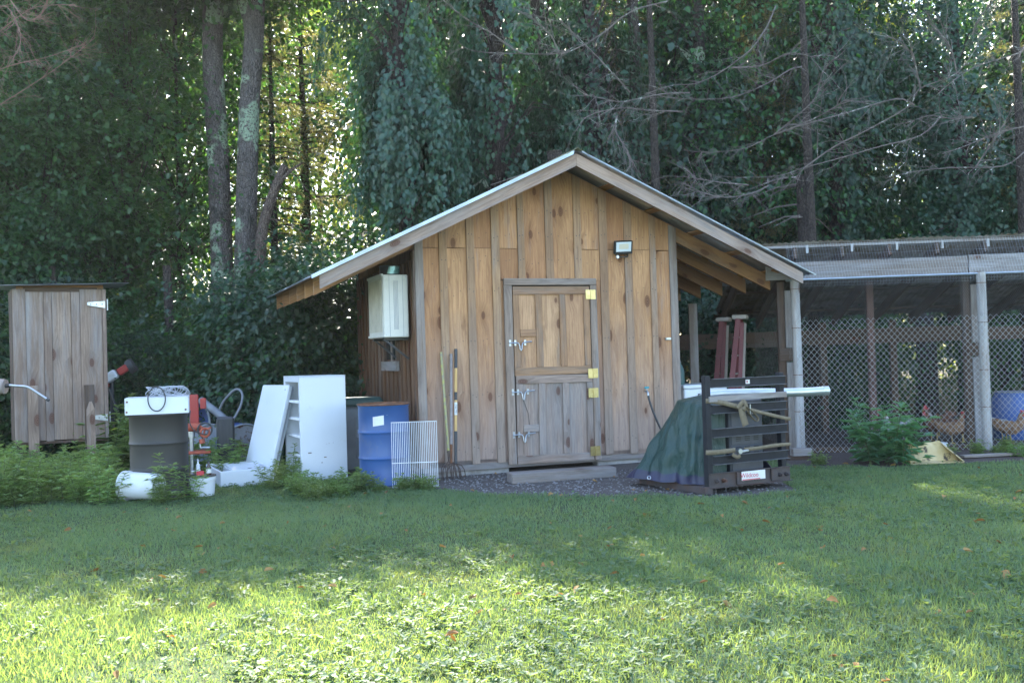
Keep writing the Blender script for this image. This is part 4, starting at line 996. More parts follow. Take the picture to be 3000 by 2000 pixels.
# ------------------------------------------------------------------ pallet crate with generator under a tarpaulin
cA = G(2078, 1449); cB = G(2300, 1424); ev = (cB - cA); cLen = ev.length; ca2 = math.atan2(ev.y, ev.x)
crate = thing('steel_crate', 'black steel slatted crate on a rusty skid right of the shed', 'crate', cA, ca2)
CD = 1.0; CH = 1.13
MB().box((0, 0, CH / 2), (.062, .062, CH), None, .004).build('upright', 'blacksteel', crate)
MB().box((cLen, 0.03, CH / 2 + .05), (.062, .062, CH - .1), None, .004).build('upright', 'blacksteel', crate)
def channel(z, h, x0, x1, mat, name='slat', y=-.02):
    o = MB().box(((x0 + x1) / 2, y, z), (x1 - x0, .005, h), None, 0).build(name, mat, crate)
    for zz, w in ((z + h / 2 + .003, .036), (z - h / 2 - .003, .042)): MB().box(((x0 + x1) / 2, y - w / 2 + .003, zz), (x1 - x0, w, .006), None, .001).build('slat_lip', 'steellip' if mat == 'blacksteel' else mat, o)
    return o
for pyc in (1117, 1192, 1260, 1338):
    p = on_plane(2195, pyc, np.array(cA), np.array([math.sin(ca2), -math.cos(ca2), 0])); zc = p.z
    channel(zc, .074, .035, cLen + .03, 'blacksteel')
channel(.135, .13, -.02, cLen + .04, 'ruststeel', 'skid_beam', -.03)
for x in (.34, cLen - .17): MB().box((x, -.045, .135), (.085, .02, .118), None, .004).build('skid_lug', 'ruststeel', crate)
for x in (.06, .14, cLen - .10, cLen - .02): MB().lathe([(.024, 0), (.02, .03), (.014, .03), (.014, .05)], 6, Matrix.Rotation(PI / 2, 3, 'X'), (x, -.04, .13)).build('bolt', 'ruststeel', crate)
MB().box((-.04, CD / 2, .045), (.09, CD + .1, .07), None, .004).build('skid_beam', 'ruststeel', crate)
MB().box((cLen, CD / 2 + .03, .085), (.06, CD, .07), None, .004).build('skid_beam', 'ruststeel', crate)
MB().box((cLen / 2, CD, .09), (cLen, .06, .07), None, .004).build('skid_beam', 'ruststeel', crate)
MB().box((cLen / 2, CD * .5, .075), (cLen + .02, CD * .98, .02), None, .004).build('deck_plate', 'ruststeel', crate)
for x, y in ((.12, .3), (.12, .85), (cLen - .12, .85)): MB().box((x, y, .032), (.10, .10, .064), None, .004).build('skid_foot', 'ruststeel', crate)
pm = MB().box((cLen * .52, -.066, .155), (.29, .003, .085)); pm.build('name_plate', 'paper', crate, None)
text('lettering', 'Wildcoo', .062, 'redprint', crate, Matrix.Translation((cLen * .52 - .05, -.069, .158)) @ RX90, .0004)
MB().box((cLen * .52 - .03, -.0685, .119), (.22, .002, .008)).build('red_stripe', 'redprint', crate)
MB().box((cLen * .52, -.0255, .98 + .076), (.05, .002, .04), None).build('paper_sticker', 'paper', crate)
MB().box((cLen * .52 - .008, -.0268, .98 + .076), (.016, .001, .02), None).build('sticker_print', 'redprint', crate)
board(crate, 'top_plank', (-.0, -.035, .905), (cLen + .02, -.035, .915), .055, .03, 'penwood', (0, 0, 1))
# generator
gen = thing('generator', 'grey louvred generator cabinet standing inside the black crate', 'generator', crate.matrix_basis @ Vector((cLen * .62, .13, .136)), ca2)
gw, gh, gd = .42, .74, .55
MB().box((0, gd / 2, gh / 2), (gw, gd, gh), None, .012).build('cabinet', 'unitgrey', gen)
MB().box((0, -.004, .50), (gw - .03, .012, .40), None, .006).build('upper_door', 'unitgrey', gen)
MB().box((0, -.004, .155), (gw - .03, .012, .27), None, .006).build('lower_door', 'unitgrey', gen)
for bx0 in (-.11, -.0, .11):
    for bz, nn in ((.34, 6), (.13, 9)):
        for i in range(nn): MB().box((bx0, -.0115, bz + i * .018), (.06, .004, .008)).build('louvre_shade', 'gapshade', gen)  # near-black strips painted as the shade in the slots
MB().box((.02, -.0115, .60), (.17, .006, .045), None, .002).build('control_panel', 'dark', gen)
for x in (-.03, .02, .07): MB().lathe([(.01, 0), (.01, .01)], 10, Matrix.Rotation(PI / 2, 3, 'X'), (x, -.0145, .60)).build('switch', 'greyprint', gen)
MB().box((-.19, -.012, .18), (.012, .012, .07), None, .002).build('door_latch', 'black', gen)
MB().box((0, .0, .67), (.12, .012, .016)).build('badge', 'greyprint', gen)
# tarpaulin: draped cone-like sheet behind the crate front
def tarp():
    nu, nv = 90, 44; co = []; f = []
    # footprint outline (crate frame) from back-right round the left to the front
    foot = [(cLen + .30, .55), (cLen + .18, .98), (.6, 1.20), (.15, 1.18), (-.18, 1.06), (-.24, .80), (-.17, .50), (-.10, .22), (.0, .065), (.26, .055), (.36, .30)]
    crest = [(cLen + .0, .55), (cLen - .06, .68), (.7, .74), (.45, .74), (.25, .70), (.12, .62), (.05, .48), (.05, .28), (.08, .14), (.30, .10), (.38, .34)]
    ch = [.66, .86, .88, .88, .88, .87, .87, .85, .84, .84, .84]
    F = np.array([list(p) for p in catmull([(*p, 0) for p in foot], 9)])[:, :2]
    C = np.array([list(p) for p in catmull([(*p, z) for p, z in zip(crest, ch)], 9)])
    n = len(F); r = np.random.default_rng(5)
    ph = r.uniform(0, 6.28, 8)
    for i in range(n):
        s = i / (n - 1)
        for j in range(nv):
            t = j / (nv - 1)
            bulge = .05 * math.sin(PI * t)
            x = C[i, 0] + (F[i, 0] - C[i, 0]) * (t ** 1.15); y = C[i, 1] + (F[i, 1] - C[i, 1]) * (t ** 1.15)
            z = C[i, 2] + (.085 - C[i, 2]) * t
            fold = (.030 * math.sin(s * 46 + ph[0] + 1.6 * t) + .018 * math.sin(s * 95 + ph[1] - 5 * t) + .012 * math.sin(s * 31 + t * 17 + ph[2])) * (t ** .7)
            cr = .012 * abs(math.sin(t * 5.5 + s * 34 + ph[3])) + .010 * abs(math.sin(t * 8 - s * 47 + ph[4])) - .009
            ox, oy = F[i, 0] - .35, F[i, 1] - .55; l = math.hypot(ox, oy) + 1e-6
            d = fold + cr + bulge * .4
            if F[i, 1] < .12 and F[i, 0] > -.1: d = -abs(d) * .35
            zz = z + .012 * math.sin(s * 70) * t
            co.append((x + ox / l * d, y + oy / l * d, max(zz, .088)))
    for i in range(n - 1):
        for j in range(nv - 1): a = i * nv + j; f.append((a, a + 1, a + nv + 1, a + nv))
    k = len(co); 
    # top
    cx = np.mean(C, 0); co.append((cx[0], cx[1], .93))
    for i in range(n - 1): f.append((i * nv, (i + 1) * nv, k))
    f.append(((n - 1) * nv, 0, k))
    hem = [q for q in f if len(q) == 4 and (q[0] % nv) >= nv - 6]
    body = [q for q in f if q not in set(hem)]
    return co, body, hem
tco, tb_, th_ = tarp()
tp_ = thing('tarpaulin', 'crumpled green tarpaulin with a blue hem draped over the crate load', 'tarpaulin', cA, ca2)
MB().add(tco, tb_).build('sheet', 'tarp', tp_, None, True, None, 3.0)
used = sorted({i for q in th_ for i in q}); mp = {a: i for i, a in enumerate(used)}
MB().add([tco[i] for i in used], [tuple(mp[i] for i in q) for q in th_]).build('hem', 'tarphem', tp_, None, True, None, 3.0)
MB().ring((-.255, .62, .125), .016, .005, axes((-.4, -.8, .3), (1, 0, 0)), 16, 6).build('grommet', 'zinc', tp_, None, True)
# load under the tarp so that it rests on something
MB().box((.32, .46, .42), (.34, .36, .66), None, .05).build('covered_load', 'dark', crate)
# silver duct on top
dp = catmull([crate.matrix_basis.inverted() @ D(2036, 1188, 10.05), crate.matrix_basis.inverted() @ D(2052, 1170, 10.05), crate.matrix_basis.inverted() @ D(2085, 1155, 10.08), crate.matrix_basis.inverted() @ D(2200, 1150, 10.15), crate.matrix_basis.inverted() @ D(2320, 1149, 10.22), crate.matrix_basis.inverted() @ D(2405, 1145, 10.27)], 6)
du = thing('metal_duct', 'shiny galvanised duct pipe with an elbow lying on the tarpaulin', 'duct', cA, ca2)
MB().tube(dp, .046, 20, False).build('pipe', 'pipe', du, None, True)
ax_ = (dp[-1] - dp[-2]).normalized()
MB().tube([dp[-1] - ax_ * .0, dp[-1] + ax_ * .02, dp[-1] + ax_ * .024, dp[-1] + ax_ * .08], [.046, .052, .049, .049], 20, False).build('collar', 'pipe', du, None, True)
MB().tube([dp[-1] + ax_ * .0, dp[-1] + ax_ * .07], .043, 20, True).build('bore_shade', 'gapshade', du, None, True)  # near-black plug painted as the shade inside the pipe mouth
ax0 = (dp[0] - dp[1]).normalized()
MB().tube([dp[0], dp[0] + ax0 * .01, dp[0] + ax0 * .02, dp[0] + ax0 * .06, dp[0] + ax0 * .07], [.048, .053, .05, .05, .053], 20, True).build('elbow_end', 'pipe', du, None, True)
for k in (4, 9, 14):
    a_ = (dp[k + 1] - dp[k]).normalized(); MB().tube([dp[k] - a_ * .006, dp[k] + a_ * .006], .0485, 20, False).build('seam', 'pipe', du, None, True)
# straps
inv = crate.matrix_basis.inverted()
def strap_pts(pxs, yoff):
    out = []
    for (x, y), o in zip(pxs, yoff if hasattr(yoff, '__len__') else [yoff] * len(pxs)):
        p = on_plane(x, y, np.array(cA) + np.array([math.sin(ca2), -math.cos(ca2), 0]) * o, np.array([math.sin(ca2), -math.cos(ca2), 0])); out.append(inv @ p)
    return out
def ribbon(name, pts, w, mat, parent, wdir=(0, 0, 1)):
    pts = catmull(pts, 5); v = []; f = []; k = len(pts)
    for i, p in enumerate(pts):
        t = (pts[min(i + 1, k - 1)] - pts[max(i - 1, 0)]).normalized(); wd2 = Vector(wdir); wd2 = (wd2 - t * wd2.dot(t)).normalized()
        v += [p - wd2 * w / 2, p + wd2 * w / 2]
    for i in range(k - 1): f.append((2 * i, 2 * i + 1, 2 * i + 3, 2 * i + 2))
    o = MB().add(v, f).build(name, mat, parent, None, True); md = o.modifiers.new('thickness', 'SOLIDIFY'); md.thickness = .003; return o
s1 = thing('ratchet_strap', 'tan webbing strap knotted round the upper half of the crate', 'strap', cA, ca2)
ribbon('webbing', strap_pts([(2068, 1174), (2090, 1175), (2125, 1181), (2165, 1192)], [.036, .04, .068, .075]), .045, 'strap', s1)
ribbon('webbing', strap_pts([(2165, 1192), (2200, 1200), (2240, 1210), (2290, 1222), (2318, 1227)], [.075, .078, .075, .07, .068]), .034, 'strap', s1)
ribbon('loose_end', strap_pts([(2172, 1196), (2176, 1215), (2181, 1232), (2185, 1246)], .085), .075, 'strap', s1, (1, 0, 0))
ribbon('loop', strap_pts([(2185, 1190), (2205, 1205), (2221, 1224), (2216, 1234), (2202, 1222), (2190, 1205)], .092), .03, 'strap', s1, (0, 1, 0))
ribbon('knot', strap_pts([(2160, 1195), (2172, 1182), (2180, 1176), (2186, 1190), (2178, 1200)], .088), .045, 'strap', s1, (.3, 0, 1))
bk = strap_pts([(2198, 1198)], .085)[0]
MB().box(bk, (.008, .012, .095), None, .002).build('buckle', 'zinc', s1)
s2 = thing('ratchet_strap', 'tan webbing strap with a chrome ratchet across the lower crate slats', 'strap', cA, ca2)
ribbon('webbing', strap_pts([(2068, 1325), (2090, 1325), (2120, 1322), (2155, 1318)], [.036, .04, .068, .072]), .045, 'strap', s2)
ribbon('webbing', strap_pts([(2180, 1316), (2220, 1312), (2270, 1304), (2316, 1300)], .07), .034, 'strap', s2)
ribbon('loose_end', strap_pts([(2146, 1330), (2160, 1338), (2170, 1334)], .078), .035, 'strap', s2)
bk = strap_pts([(2166, 1321), (2195, 1320)], .082)
MB().box((bk[0] + bk[1]) / 2, (.10, .03, .022), Matrix.Rotation(-.06, 3, 'Y'), .006).lathe([(.024, -.02), (.028, 0), (.024, .02)], 18, Matrix.Rotation(PI / 2, 3, 'X'), bk[0]).build('ratchet', 'zinc', s2, None, True)
# chest freezer under the eave
cf = thing('chest_freezer', 'white chest freezer tucked under the eave beside the shed wall', 'chest freezer', gx(2064, 12.85), TH + .02)
MB().box((0, .3, .44), (.66, .62, .88), None, .015).build('body', 'white', cf)
MB().box((0, .3, .905), (.69, .65, .05), None, .012).build('lid', 'white', cf)
MB().box((-.10, -.02, .80), (.05, .03, .028), None, .006).build('lock', 'dark', cf)
gj = thing('green_jug', 'dull green plastic jug standing on the chest freezer lid', 'jug', cf.matrix_basis @ Vector((-.26, .20, .931)), .4); gj.scale = (.8, .8, .9)
MB().lathe([(.075, 0), (.08, .02), (.08, .20), (.055, .27), (.03, .30), (.03, .33)], 20).build('body', 'greenlid', gj, None, True)
MB().lathe([(.033, .33), (.033, .355)], 16).build('cap', 'dark', gj, None, True)
# block by the pen
bl = thing('wooden_block', 'short offcut of squared timber on the ground beside the pen post', 'timber block', G(2325, 1350), .06)
board(bl, 'offcut', (0, .06, .10), (.24, .06, .10), .09, .12, 'penwood', (0, 0, 1), .006)
board(bl, 'offcut', (-.05, .09, .027), (.20, .09, .027), .054, .14, 'pendark', (0, 0, 1), .006)

# ------------------------------------------------------------------ step ladders
def ladder(label, feet, top, w, rail, d_back):
    """step ladder folded and leaning, rails from feet to top, in world coordinates"""
    b0 = Vector(feet); t0 = Vector(top)
    e = thing('step_ladder', label, 'ladder', b0)
    sd = Vector((.33, .94, 0))
    up = t0 - b0
    for s in (-1, 1):
        board(e, 'front_rail', sd * s * w / 2, up + sd * s * w * .36, .075, .028, rail, sd.cross(Vector((0, 0, 1))))
        bo = Vector((d_back, -.05, 0)); board(e, 'rear_rail', bo + sd * s * w * .46, up * .97 + bo * .35 + sd * s * w * .34, .055, .028, 'laddercap' if s > 0 else rail, sd.cross(Vector((0, 0, 1))))
    for k in range(1, 7):
        t = k / 7; board(e, 'tread', up * t - sd * w * (.5 - .13 * t), up * t + sd * w * (.5 - .13 * t), .09, .022, 'laddercap', (0, 1, 0))
    MB().box(up + Vector((.02, .03, .03)), (.20, w * .8, .06), Matrix.Rotation(-.33, 3, 'Z'), .01).build('top_cap', 'laddercap', e)
    return e
fb_ = gx(2122, 13.95); tt_ = D(2166, 935, 14.1)
ladder('red fibreglass step ladder with a grey cap leaning in the lean-to', fb_, tt_, .42, 'ladder', .16)
fb_ = gx(2080, 14.6); tt_ = D(2118, 942, 14.75)
ladder('second red step ladder with a pale sticker standing behind the first', fb_, tt_, .42, 'ladder', .12)

# ------------------------------------------------------------------ chicken run
G1 = G(2346, 1330); G2 = G(2893, 1318)
pa = math.atan2(G2.y - G1.y, G2.x - G1.x)
pen = thing('chicken_run', 'roofed wire chicken run of rough timber beside the shed', 'chicken run', G1, pa)
pinv = (Matrix.Translation(G1) @ Matrix.Rotation(pa, 4, 'Z')).inverted(); pn_ = np.array([math.sin(pa), -math.cos(pa), 0])
def PF(px, py, off=0.0):
    p = on_plane(px, py, np.array(G1) - pn_ * off, pn_); q = pinv @ p; return q.x, q.z
span = (G2 - G1).length; PX1 = span + 2.4; PDEP = 3.0
RAIL = 2.235
for x in (0, span, 2 * span):
    MB().tube([(x, 0, 0), (x + .003, 0, 1.1), (x - .005, 0, RAIL + .02)], [.062, .058, .058], 14).build('round_post', 'postwood', pen, None, True)
    for z in (.55, 1.02, 1.62, 2.12): MB().ring((x, 0, z), .0605, .004, None, 14, 5).build('wire_tie', 'rust', pen)
MB().tube([(-.12, -.02, RAIL), (span * .5, -.02, RAIL + .004), (PX1, -.02, RAIL)], .016, 8).build('top_rail', 'zinc', pen, None, True)
# fascia boards above the rail, set back
fx = PF(2835, 790, .10)[0]
board(pen, 'fascia_board', (-.35, .10, RAIL + .125), (fx, .10, RAIL + .13), .225, .03, 'penwood', (0, 0, 1))
board(pen, 'fascia_board', (fx + .01, .092, RAIL + .135), (PX1, .092, RAIL + .14), .235, .03, 'penwood', (0, 0, 1))
# roof: falls to the back
RZ = 2.70; RB = 1.88
def rz(y): return RZ - (y - .18) / PDEP * (RZ - RB)
x = -.65; i = 0
while x < PX1 - .2:
    m = MB(); n = 8 * 6; co = []; f = []
    for yy in np.linspace(.16 - .02 * (i % 2), PDEP + .35, 5):
        for j in range(n + 1): xx = x + .70 * j / n; co.append((xx, yy, rz(yy) + .03 + .003 * (i % 2) + .0085 * math.sin(xx / .0875 * 2 * PI)))
    for a in range(4):
        for j in range(n): q = a * (n + 1) + j; f.append((q, q + 1, q + n + 2, q + n + 1))
    o = m.add(co, f).build('roof_sheet', 'roof_old', pen, None, True); o.modifiers.new('t', 'SOLIDIFY').thickness = .001
    x += .66; i += 1
for yy in (.22, 1.1, 2.0, 2.95): board(pen, 'purlin', (-.62, yy, rz(yy) - .002), (PX1, yy, rz(yy) - .002), .07, .036, 'penwood' if yy < .3 else 'pendark', (0, 1, 0))
x = -.55
while x < PX1:
    board(pen, 'rafter', (x, .15, rz(.15) - .105), (x, PDEP + .25, rz(PDEP + .25) - .105), .15, .04, 'pendark', (0, 0, 1)); x += .60
board(pen, 'header_beam', (-.08, .25, RAIL + .06), (PX1, .25, RAIL + .06), .14, .05, 'pendark', (0, 0, 1))
# inner door frames next to the posts
for x0, lab in ((PF(2303, 1000, .35)[0], 0), (PF(2846, 1000, .35)[0], 1)):
    board(pen, 'inner_post', (x0 - .06, .35, 0), (x0 - .06, .35, RAIL), .09, .09, 'pendark')
    board(pen, 'door_stile', (x0 + .03, .30, .03), (x0 + .03, .30, 1.18), .085, .04, 'penwood')
    board(pen, 'door_stile', (x0 + .03, .30, 1.37), (x0 + .03, .30, 2.12), .085, .04, 'penwood')
    board(pen, 'door_cleat', (x0 - .10, .275, 1.28), (x0 + .12, .275, 1.28), .17, .03, 'pendark', (0, 0, 1))
# rear posts, rear rails
for x in (-1.35, -.3, 1.02, 2.1, 3.4, 4.4):
    board(pen, 'rear_post', (x, PDEP, 0), (x, PDEP, rz(PDEP) - .18), .10, .10, 'pendark')
board(pen, 'rear_rail', (-1.45, PDEP - .07, 1.50), (3.3, PDEP - .07, 1.52), .24, .03, 'pendark', (0, 0, 1))
board(pen, 'rear_rail', (3.32, PDEP - .07, 1.50), (PX1, PDEP - .07, 1.50), .20, .03, 'pendark', (0, 0, 1))
board(pen, 'middle_post', (PF(2551, 1000, 1.1)[0], 1.1, 0), (PF(2551, 1000, 1.1)[0], 1.1, rz(1.1) - .19), .09, .09, wood('red_brown_post', (.15, .085, .07), (.14, .08, .065), (.07, .04, .035), (.14, .11, .1), .3, None, .2))
board(pen, 'grey_post', (PF(2032, 1000, 1.6)[0], 1.6, 0), (PF(2032, 1000, 1.6)[0], 1.6, 2.05), .12, .10, 'penwood')
board(pen, 'base_board', (.1, .06, .03), (span - .1, .06, .03), .10, .03, 'pendark', (0, 0, 1))
# wire: chain link, hex netting, welded mesh over the fascia
def zigzag(nw, d, z0, z1, xyf, r, name, mat, dz=None):
    """nw wires, each zigzagging to meet its neighbours; xyf(s)->(x,y)"""
    dz = dz or d; nz = int((z1 - z0) / dz); V = []; Fc = []; base = 0; tri = np.array([[math.cos(a), math.sin(a)] for a in (0.5, 0.5 + 2.094, 0.5 + 4.189)])
    for k in range(nw):
        for j in range(nz + 1):
            s = k * d + (d / 2 if (j + k) % 2 else -d / 2) * .98
            x, y = xyf(s); z = z0 + j * dz; yy = y + (.002 if j % 2 else -.002)
            for c in tri: V.append((x + c[0] * r, yy + c[1] * r, z))
        for j in range(nz):
            b = base + j * 3
            for c in range(3): Fc.append((b + c, b + (c + 1) % 3, b + 3 + (c + 1) % 3, b + 3 + c))
        base += (nz + 1) * 3
    me = fast_mesh(name, np.array(V), np.array(Fc), 4); o = link(name, me, mat, pen); o['kind'] = 'stuff'; return o
CLT = PF(2450, 928)[1]
dcl = .036
front = lambda s: (s, -.064)
zigzag(int(PX1 / dcl), dcl, .02, CLT, front, .0030, 'chain_link', 'wire', dcl * 1.15)
side = lambda s: (-.05, s)
zigzag(int(PDEP / .06), .06, .02, CLT, side, .0013, 'chain_link', 'hexwire', .07)
zigzag(int(PX1 / .013), .013, CLT - .05, RAIL, front, .0009, 'hex_netting', 'hexwire', .02)
zigzag(int(PDEP / .045), .045, CLT - .05, RAIL - .05, side, .0009, 'hex_netting', 'hexwire', .05)
wm = MB(); top = Vector((0, .14, RZ + .02)); bot = Vector((0, -.03, RAIL + .012))
def wl(a, b, r=.0014): wm.tube([a, b], r, 3, False)
x = -.05; r_ = np.random.default_rng(3)
while x < PX1:
    wl((x, -.03, RAIL - .085), (x + .002, -.03, RAIL + .01)); wl((x, -.03, RAIL + .012), (x - .03 + r_.normal(0, .004), .14, RZ + .02)); x += .036
for t in np.linspace(0, 1, 7):
    y = -.03 + .17 * t; z = RAIL + .012 + (RZ + .008 - RAIL) * t; seg = np.linspace(-.05, PX1, 40)
    wm.tube([(s, y, z + r_.normal(0, .003)) for s in seg], .0014, 3, False)
wm.tube([(-.05, -.03, RAIL - .085), (PX1, -.03, RAIL - .085)], .0016, 3, False); wm.tube([(-.05, -.03, RAIL - .045), (PX1, -.03, RAIL - .045)], .0014, 3, False)
o = wm.build('welded_mesh', 'wire', pen); o['kind'] = 'stuff'
for x in np.arange(.2, PX1, .57): MB().box((x, .145, RZ - .06), (.03, .02, .10), None, .002).build('rafter_end', 'postwood', pen)

# things in and before the run
tub = thing('poly_drum', 'blue plastic drum with a greyed top standing inside the chicken run', 'drum', gx(2972, 13.9), .2)
MB().lathe([(.29, 0), (.31, .03), (.325, .3), (.31, .56), (.27, .64), (.262, .66)], 36, Matrix.Diagonal((1.0, 1.0, 1.0)), caps=False).build('body', 'bluetub', tub, None, True)
MB().lathe([(.0, .65), (.255, .655), (.275, .652), (.275, .665), (.25, .668)], 36, caps=False).build('lid', 'greyplastic', tub, None, True)
pan = thing('feed_pan', 'low white plastic feed pan on the earth beyond the yellowed trough', 'pan', gx(2738, 12.6), 0)
MB().lathe([(.10, 0), (.115, .10), (.122, .103), (.118, .11), (.108, .10), (.095, .012), (0, .012)], 30, caps=False).build('body', 'whiteplastic', pan, None, True)
for i, (pa_, pb_, w, lab) in enumerate((((2818, 1345), (3120, 1330), .09, 'long grey plank lying along the foot of the chicken wire'), ((2545, 1352), (2600, 1343), .06, 'short plank end sticking out under the leafy shrub'))):
    a = G(*pa_); b = G(*pb_); e = thing('loose_plank', lab, 'plank', a, math.atan2(b.y - a.y, b.x - a.x))
    board(e, 'plank_body', (0, 0, .035), ((b - a).length, 0, .035), w, .03, 'penwood', (0, 1, 0))
    if i == 0: board(e, 'edge_strip', (0, .03, .010), ((b - a).length, .03, .010), .04, .018, 'pendark', (0, 1, 0))
a = G(2770, 1316); b = G(2812, 1310)
e = thing('white_stick', 'short white plastic stick lying behind the yellowed trough', 'stick', a, math.atan2(b.y - a.y, b.x - a.x))
MB().tube([(0, 0, .012), ((b - a).length, 0, .015)], .012, 8).build('stick_body', 'whiteplastic', e, None, True)
MB().lathe([(.013, 0), (.013, .02)], 8, Matrix.Rotation(PI / 2, 3, 'Y'), ((b - a).length - .01, 0, .015)).build('end_cap', 'whiteplastic', e)
ta = G(2670, 1364); tz = G(2825, 1358)
tg = thing('feed_trough', 'broken yellowed fibreglass trough with black patches in front of the pen', 'trough', ta, math.atan2(tz.y - ta.y, tz.x - ta.x))
TLn = (tz - ta).length
def tshell(pts, f, name):
    o = MB().add(pts, f).build(name, 'yellow', tg); o.modifiers.new('t', 'SOLIDIFY').thickness = .008; return o
tshell([(0, 0, .02), (TLn, 0, .02), (TLn, .18, .02), (0, .18, .02)], [(0, 1, 2, 3)], 'floor')
n = 10; pts = [(TLn * i / n, .18, .02) for i in range(n + 1)] + [(TLn * .0 + TLn * .72 * i / n, .23 + .01 * math.sin(i), .21 + .035 * i / n + .006 * math.sin(i * 2.1)) for i in range(n + 1)]
tshell(pts, [(i, i + 1, n + 2 + i, n + 1 + i) for i in range(n)], 'rear_wall')
tshell([(TLn, 0, .022), (TLn, .18, .022), (TLn * .72, .23, .245), (TLn * .80, .12, .16)], [(0, 1, 2, 3)], 'end_wall')
tshell([(0, 0, .022), (0, .18, .022), (0, .23, .21), (-.01, .14, .20), (0.0, .06, .14)], [(0, 1, 2, 3, 4)], 'end_wall')

# ------------------------------------------------------------------ chickens
def chicken(label, px, py, face, mat, neckmat=None, s=1.0, comb=1.0, upright=.5):
    g = G(px, py); e = thing('chicken', label, 'chicken', g, face, 'chickens in the run'); s *= .88; e.scale = (s, s, s)
    # spine from tail tip to beak, x forward; (x, z, half width, half height)
    up = upright
    sp_ = [(-.25, .33, .012, .05), (-.20, .31, .035, .07), (-.13, .255, .075, .085), (-.04, .235, .098, .105), (.05, .235, .092, .105), (.11, .265, .070, .085), (.135 + .02 * (1 - up), .315 + .02 * up, .046, .055), (.14 + .03 * (1 - up), .365 + .025 * up, .034, .038), (.15 + .035 * (1 - up), .405 + .03 * up, .031, .031), (.175 + .035 * (1 - up), .418 + .03 * up, .024, .024), (.20 + .035 * (1 - up), .414 + .03 * up, .008, .009)]
    n = 14; v = []; f = []; P = [Vector((a, 0, b)) for a, b, _, _ in sp_]
    for i, (a, b, w, h) in enumerate(sp_):
        t = (P[min(i + 1, len(P) - 1)] - P[max(i - 1, 0)]).normalized(); nn = Vector((-t.z, 0, t.x))
        for j in range(n): an = 2 * PI * j / n; v.append(P[i] + Vector((0, 1, 0)) * w * math.cos(an) + nn * h * math.sin(an))
    for i in range(len(P) - 1):
        for j in range(n): f.append((i * n + j, i * n + (j + 1) % n, (i + 1) * n + (j + 1) % n, (i + 1) * n + j))
    f.append(tuple(range(n))); f.append(tuple((len(P) - 1) * n + j for j in range(n)))
    ncut = 6
    body = MB().add(v, f)
    for sy in (-1, 1): body.tube([(-.01, sy * .045, .19), (-.005, sy * .048, .13)], [.038, .016], 8)
    o = body.build('body', mat, e, None, True, None, 3.0)
    if neckmat:
        k0, k1 = 5 * n, 9 * n
        hk = [(p - P[min(5 + i // n, 8)]) * 1.06 + P[min(5 + i // n, 8)] for i, p in enumerate(v[k0:k1])]
        MB().add(hk, [(i * n + j, i * n + (j + 1) % n, (i + 1) * n + (j + 1) % n, (i + 1) * n + j) for i in range(3) for j in range(n)]).build('neck_hackle', neckmat, e, None, True)
    for sy in (-1, 1):
        lg = MB().tube([(-.005, sy * .048, .14), (.0, sy * .05, .07), (.005, sy * .05, .012)], .0085, 7)
        for a in (-.5, 0, .5, PI): lg.tube([(.005, sy * .05, .012), (.005 + .055 * math.cos(a), sy * .05 + .055 * math.sin(a), .005)], [.007, .004], 6)
        lg.build('leg', 'shank', e, None, True)
        wg = MB().lathe([(.0, -.13), (.05, -.09), (.062, 0), (.045, .08), (0, .10)], 12, Matrix.Rotation(PI / 2 + .15, 3, 'Y') @ Matrix.Diagonal((1, .28, 1)), (-.05, sy * .088, .245), False); wg.build('wing', mat, e, None, True)
        MB().lathe([(0, 0), (.0045, .002), (0, .004)], 8, Matrix.Rotation(PI / 2 * sy, 3, 'X'), (P[8].x + .015, -sy * .029, P[8].z + .008)).build('eye', 'black', e)
    hx, hz = P[9].x, P[9].z
    cm = MB(); c = comb
    pts = [(hx - .035, hz + .02), (hx - .045, hz + .02 + .03 * c), (hx - .03, hz + .022 + .024 * c), (hx - .022, hz + .02 + .04 * c), (hx - .008, hz + .022 + .024 * c), (hx + .0, hz + .02 + .036 * c), (hx + .012, hz + .02 + .018 * c), (hx + .02, hz + .012)]
    m_ = len(pts); cm.add([(x, -.004, z) for x, z in pts] + [(x, .004, z) for x, z in pts], [tuple(range(m_)), tuple(range(2 * m_ - 1, m_ - 1, -1))] + [(i, (i + 1) % m_, (i + 1) % m_ + m_, i + m_) for i in range(m_)])
    cm.build('comb', 'comb', e)
    for sy in (-1, 1): MB().lathe([(.0, 0), (.013, -.014), (.015 * c, -.03 * c - .006), (0, -.042 * c)], 8, Matrix.Diagonal((1, .4, 1)), (hx + .012, sy * .012, hz - .012), False).build('wattle', 'comb', e, None, True)
    MB().tube([(hx + .012, 0, hz), (hx + .035, 0, hz - .002), (hx + .052, 0, hz - .008)], [.011, .008, .002], 8).build('beak', 'beak', e, None, True)
    tf = MB()
    for i in range(5):
        a = (i - 2) * .12; tf.add([(-.20, a * .1 - .01, .30), (-.20, a * .1 + .01, .30), (-.33 - .02 * abs(i - 2), a * .3 + .012, .40 - .02 * abs(i - 2)), (-.34, a * .3 - .012, .42)], [(0, 1, 2, 3)])
    o = tf.build('tail', mat, e); o.modifiers.new('t', 'SOLIDIFY').thickness = .004
chicken('pale grey hen standing behind the leafy shrub inside the wire', 2622, 1300, math.radians(200), 'hen_grey', None, .96, .6, 1.0)
chicken('dark hen with a red face behind the pale grey hen', 2606, 1283, math.radians(190), 'hen_dark', None, 1.0, 1.0, .6)
chicken('red brown rooster with a tall red comb and white ear patch', 2738, 1292, math.radians(205), 'hen_brown', None, 1.12, 1.5, 1.0)
chicken('dark hen with a pale neck patch beside the red rooster', 2752, 1278, math.radians(160), 'hen_dark', 'hen_pied', .98, .9, .8)
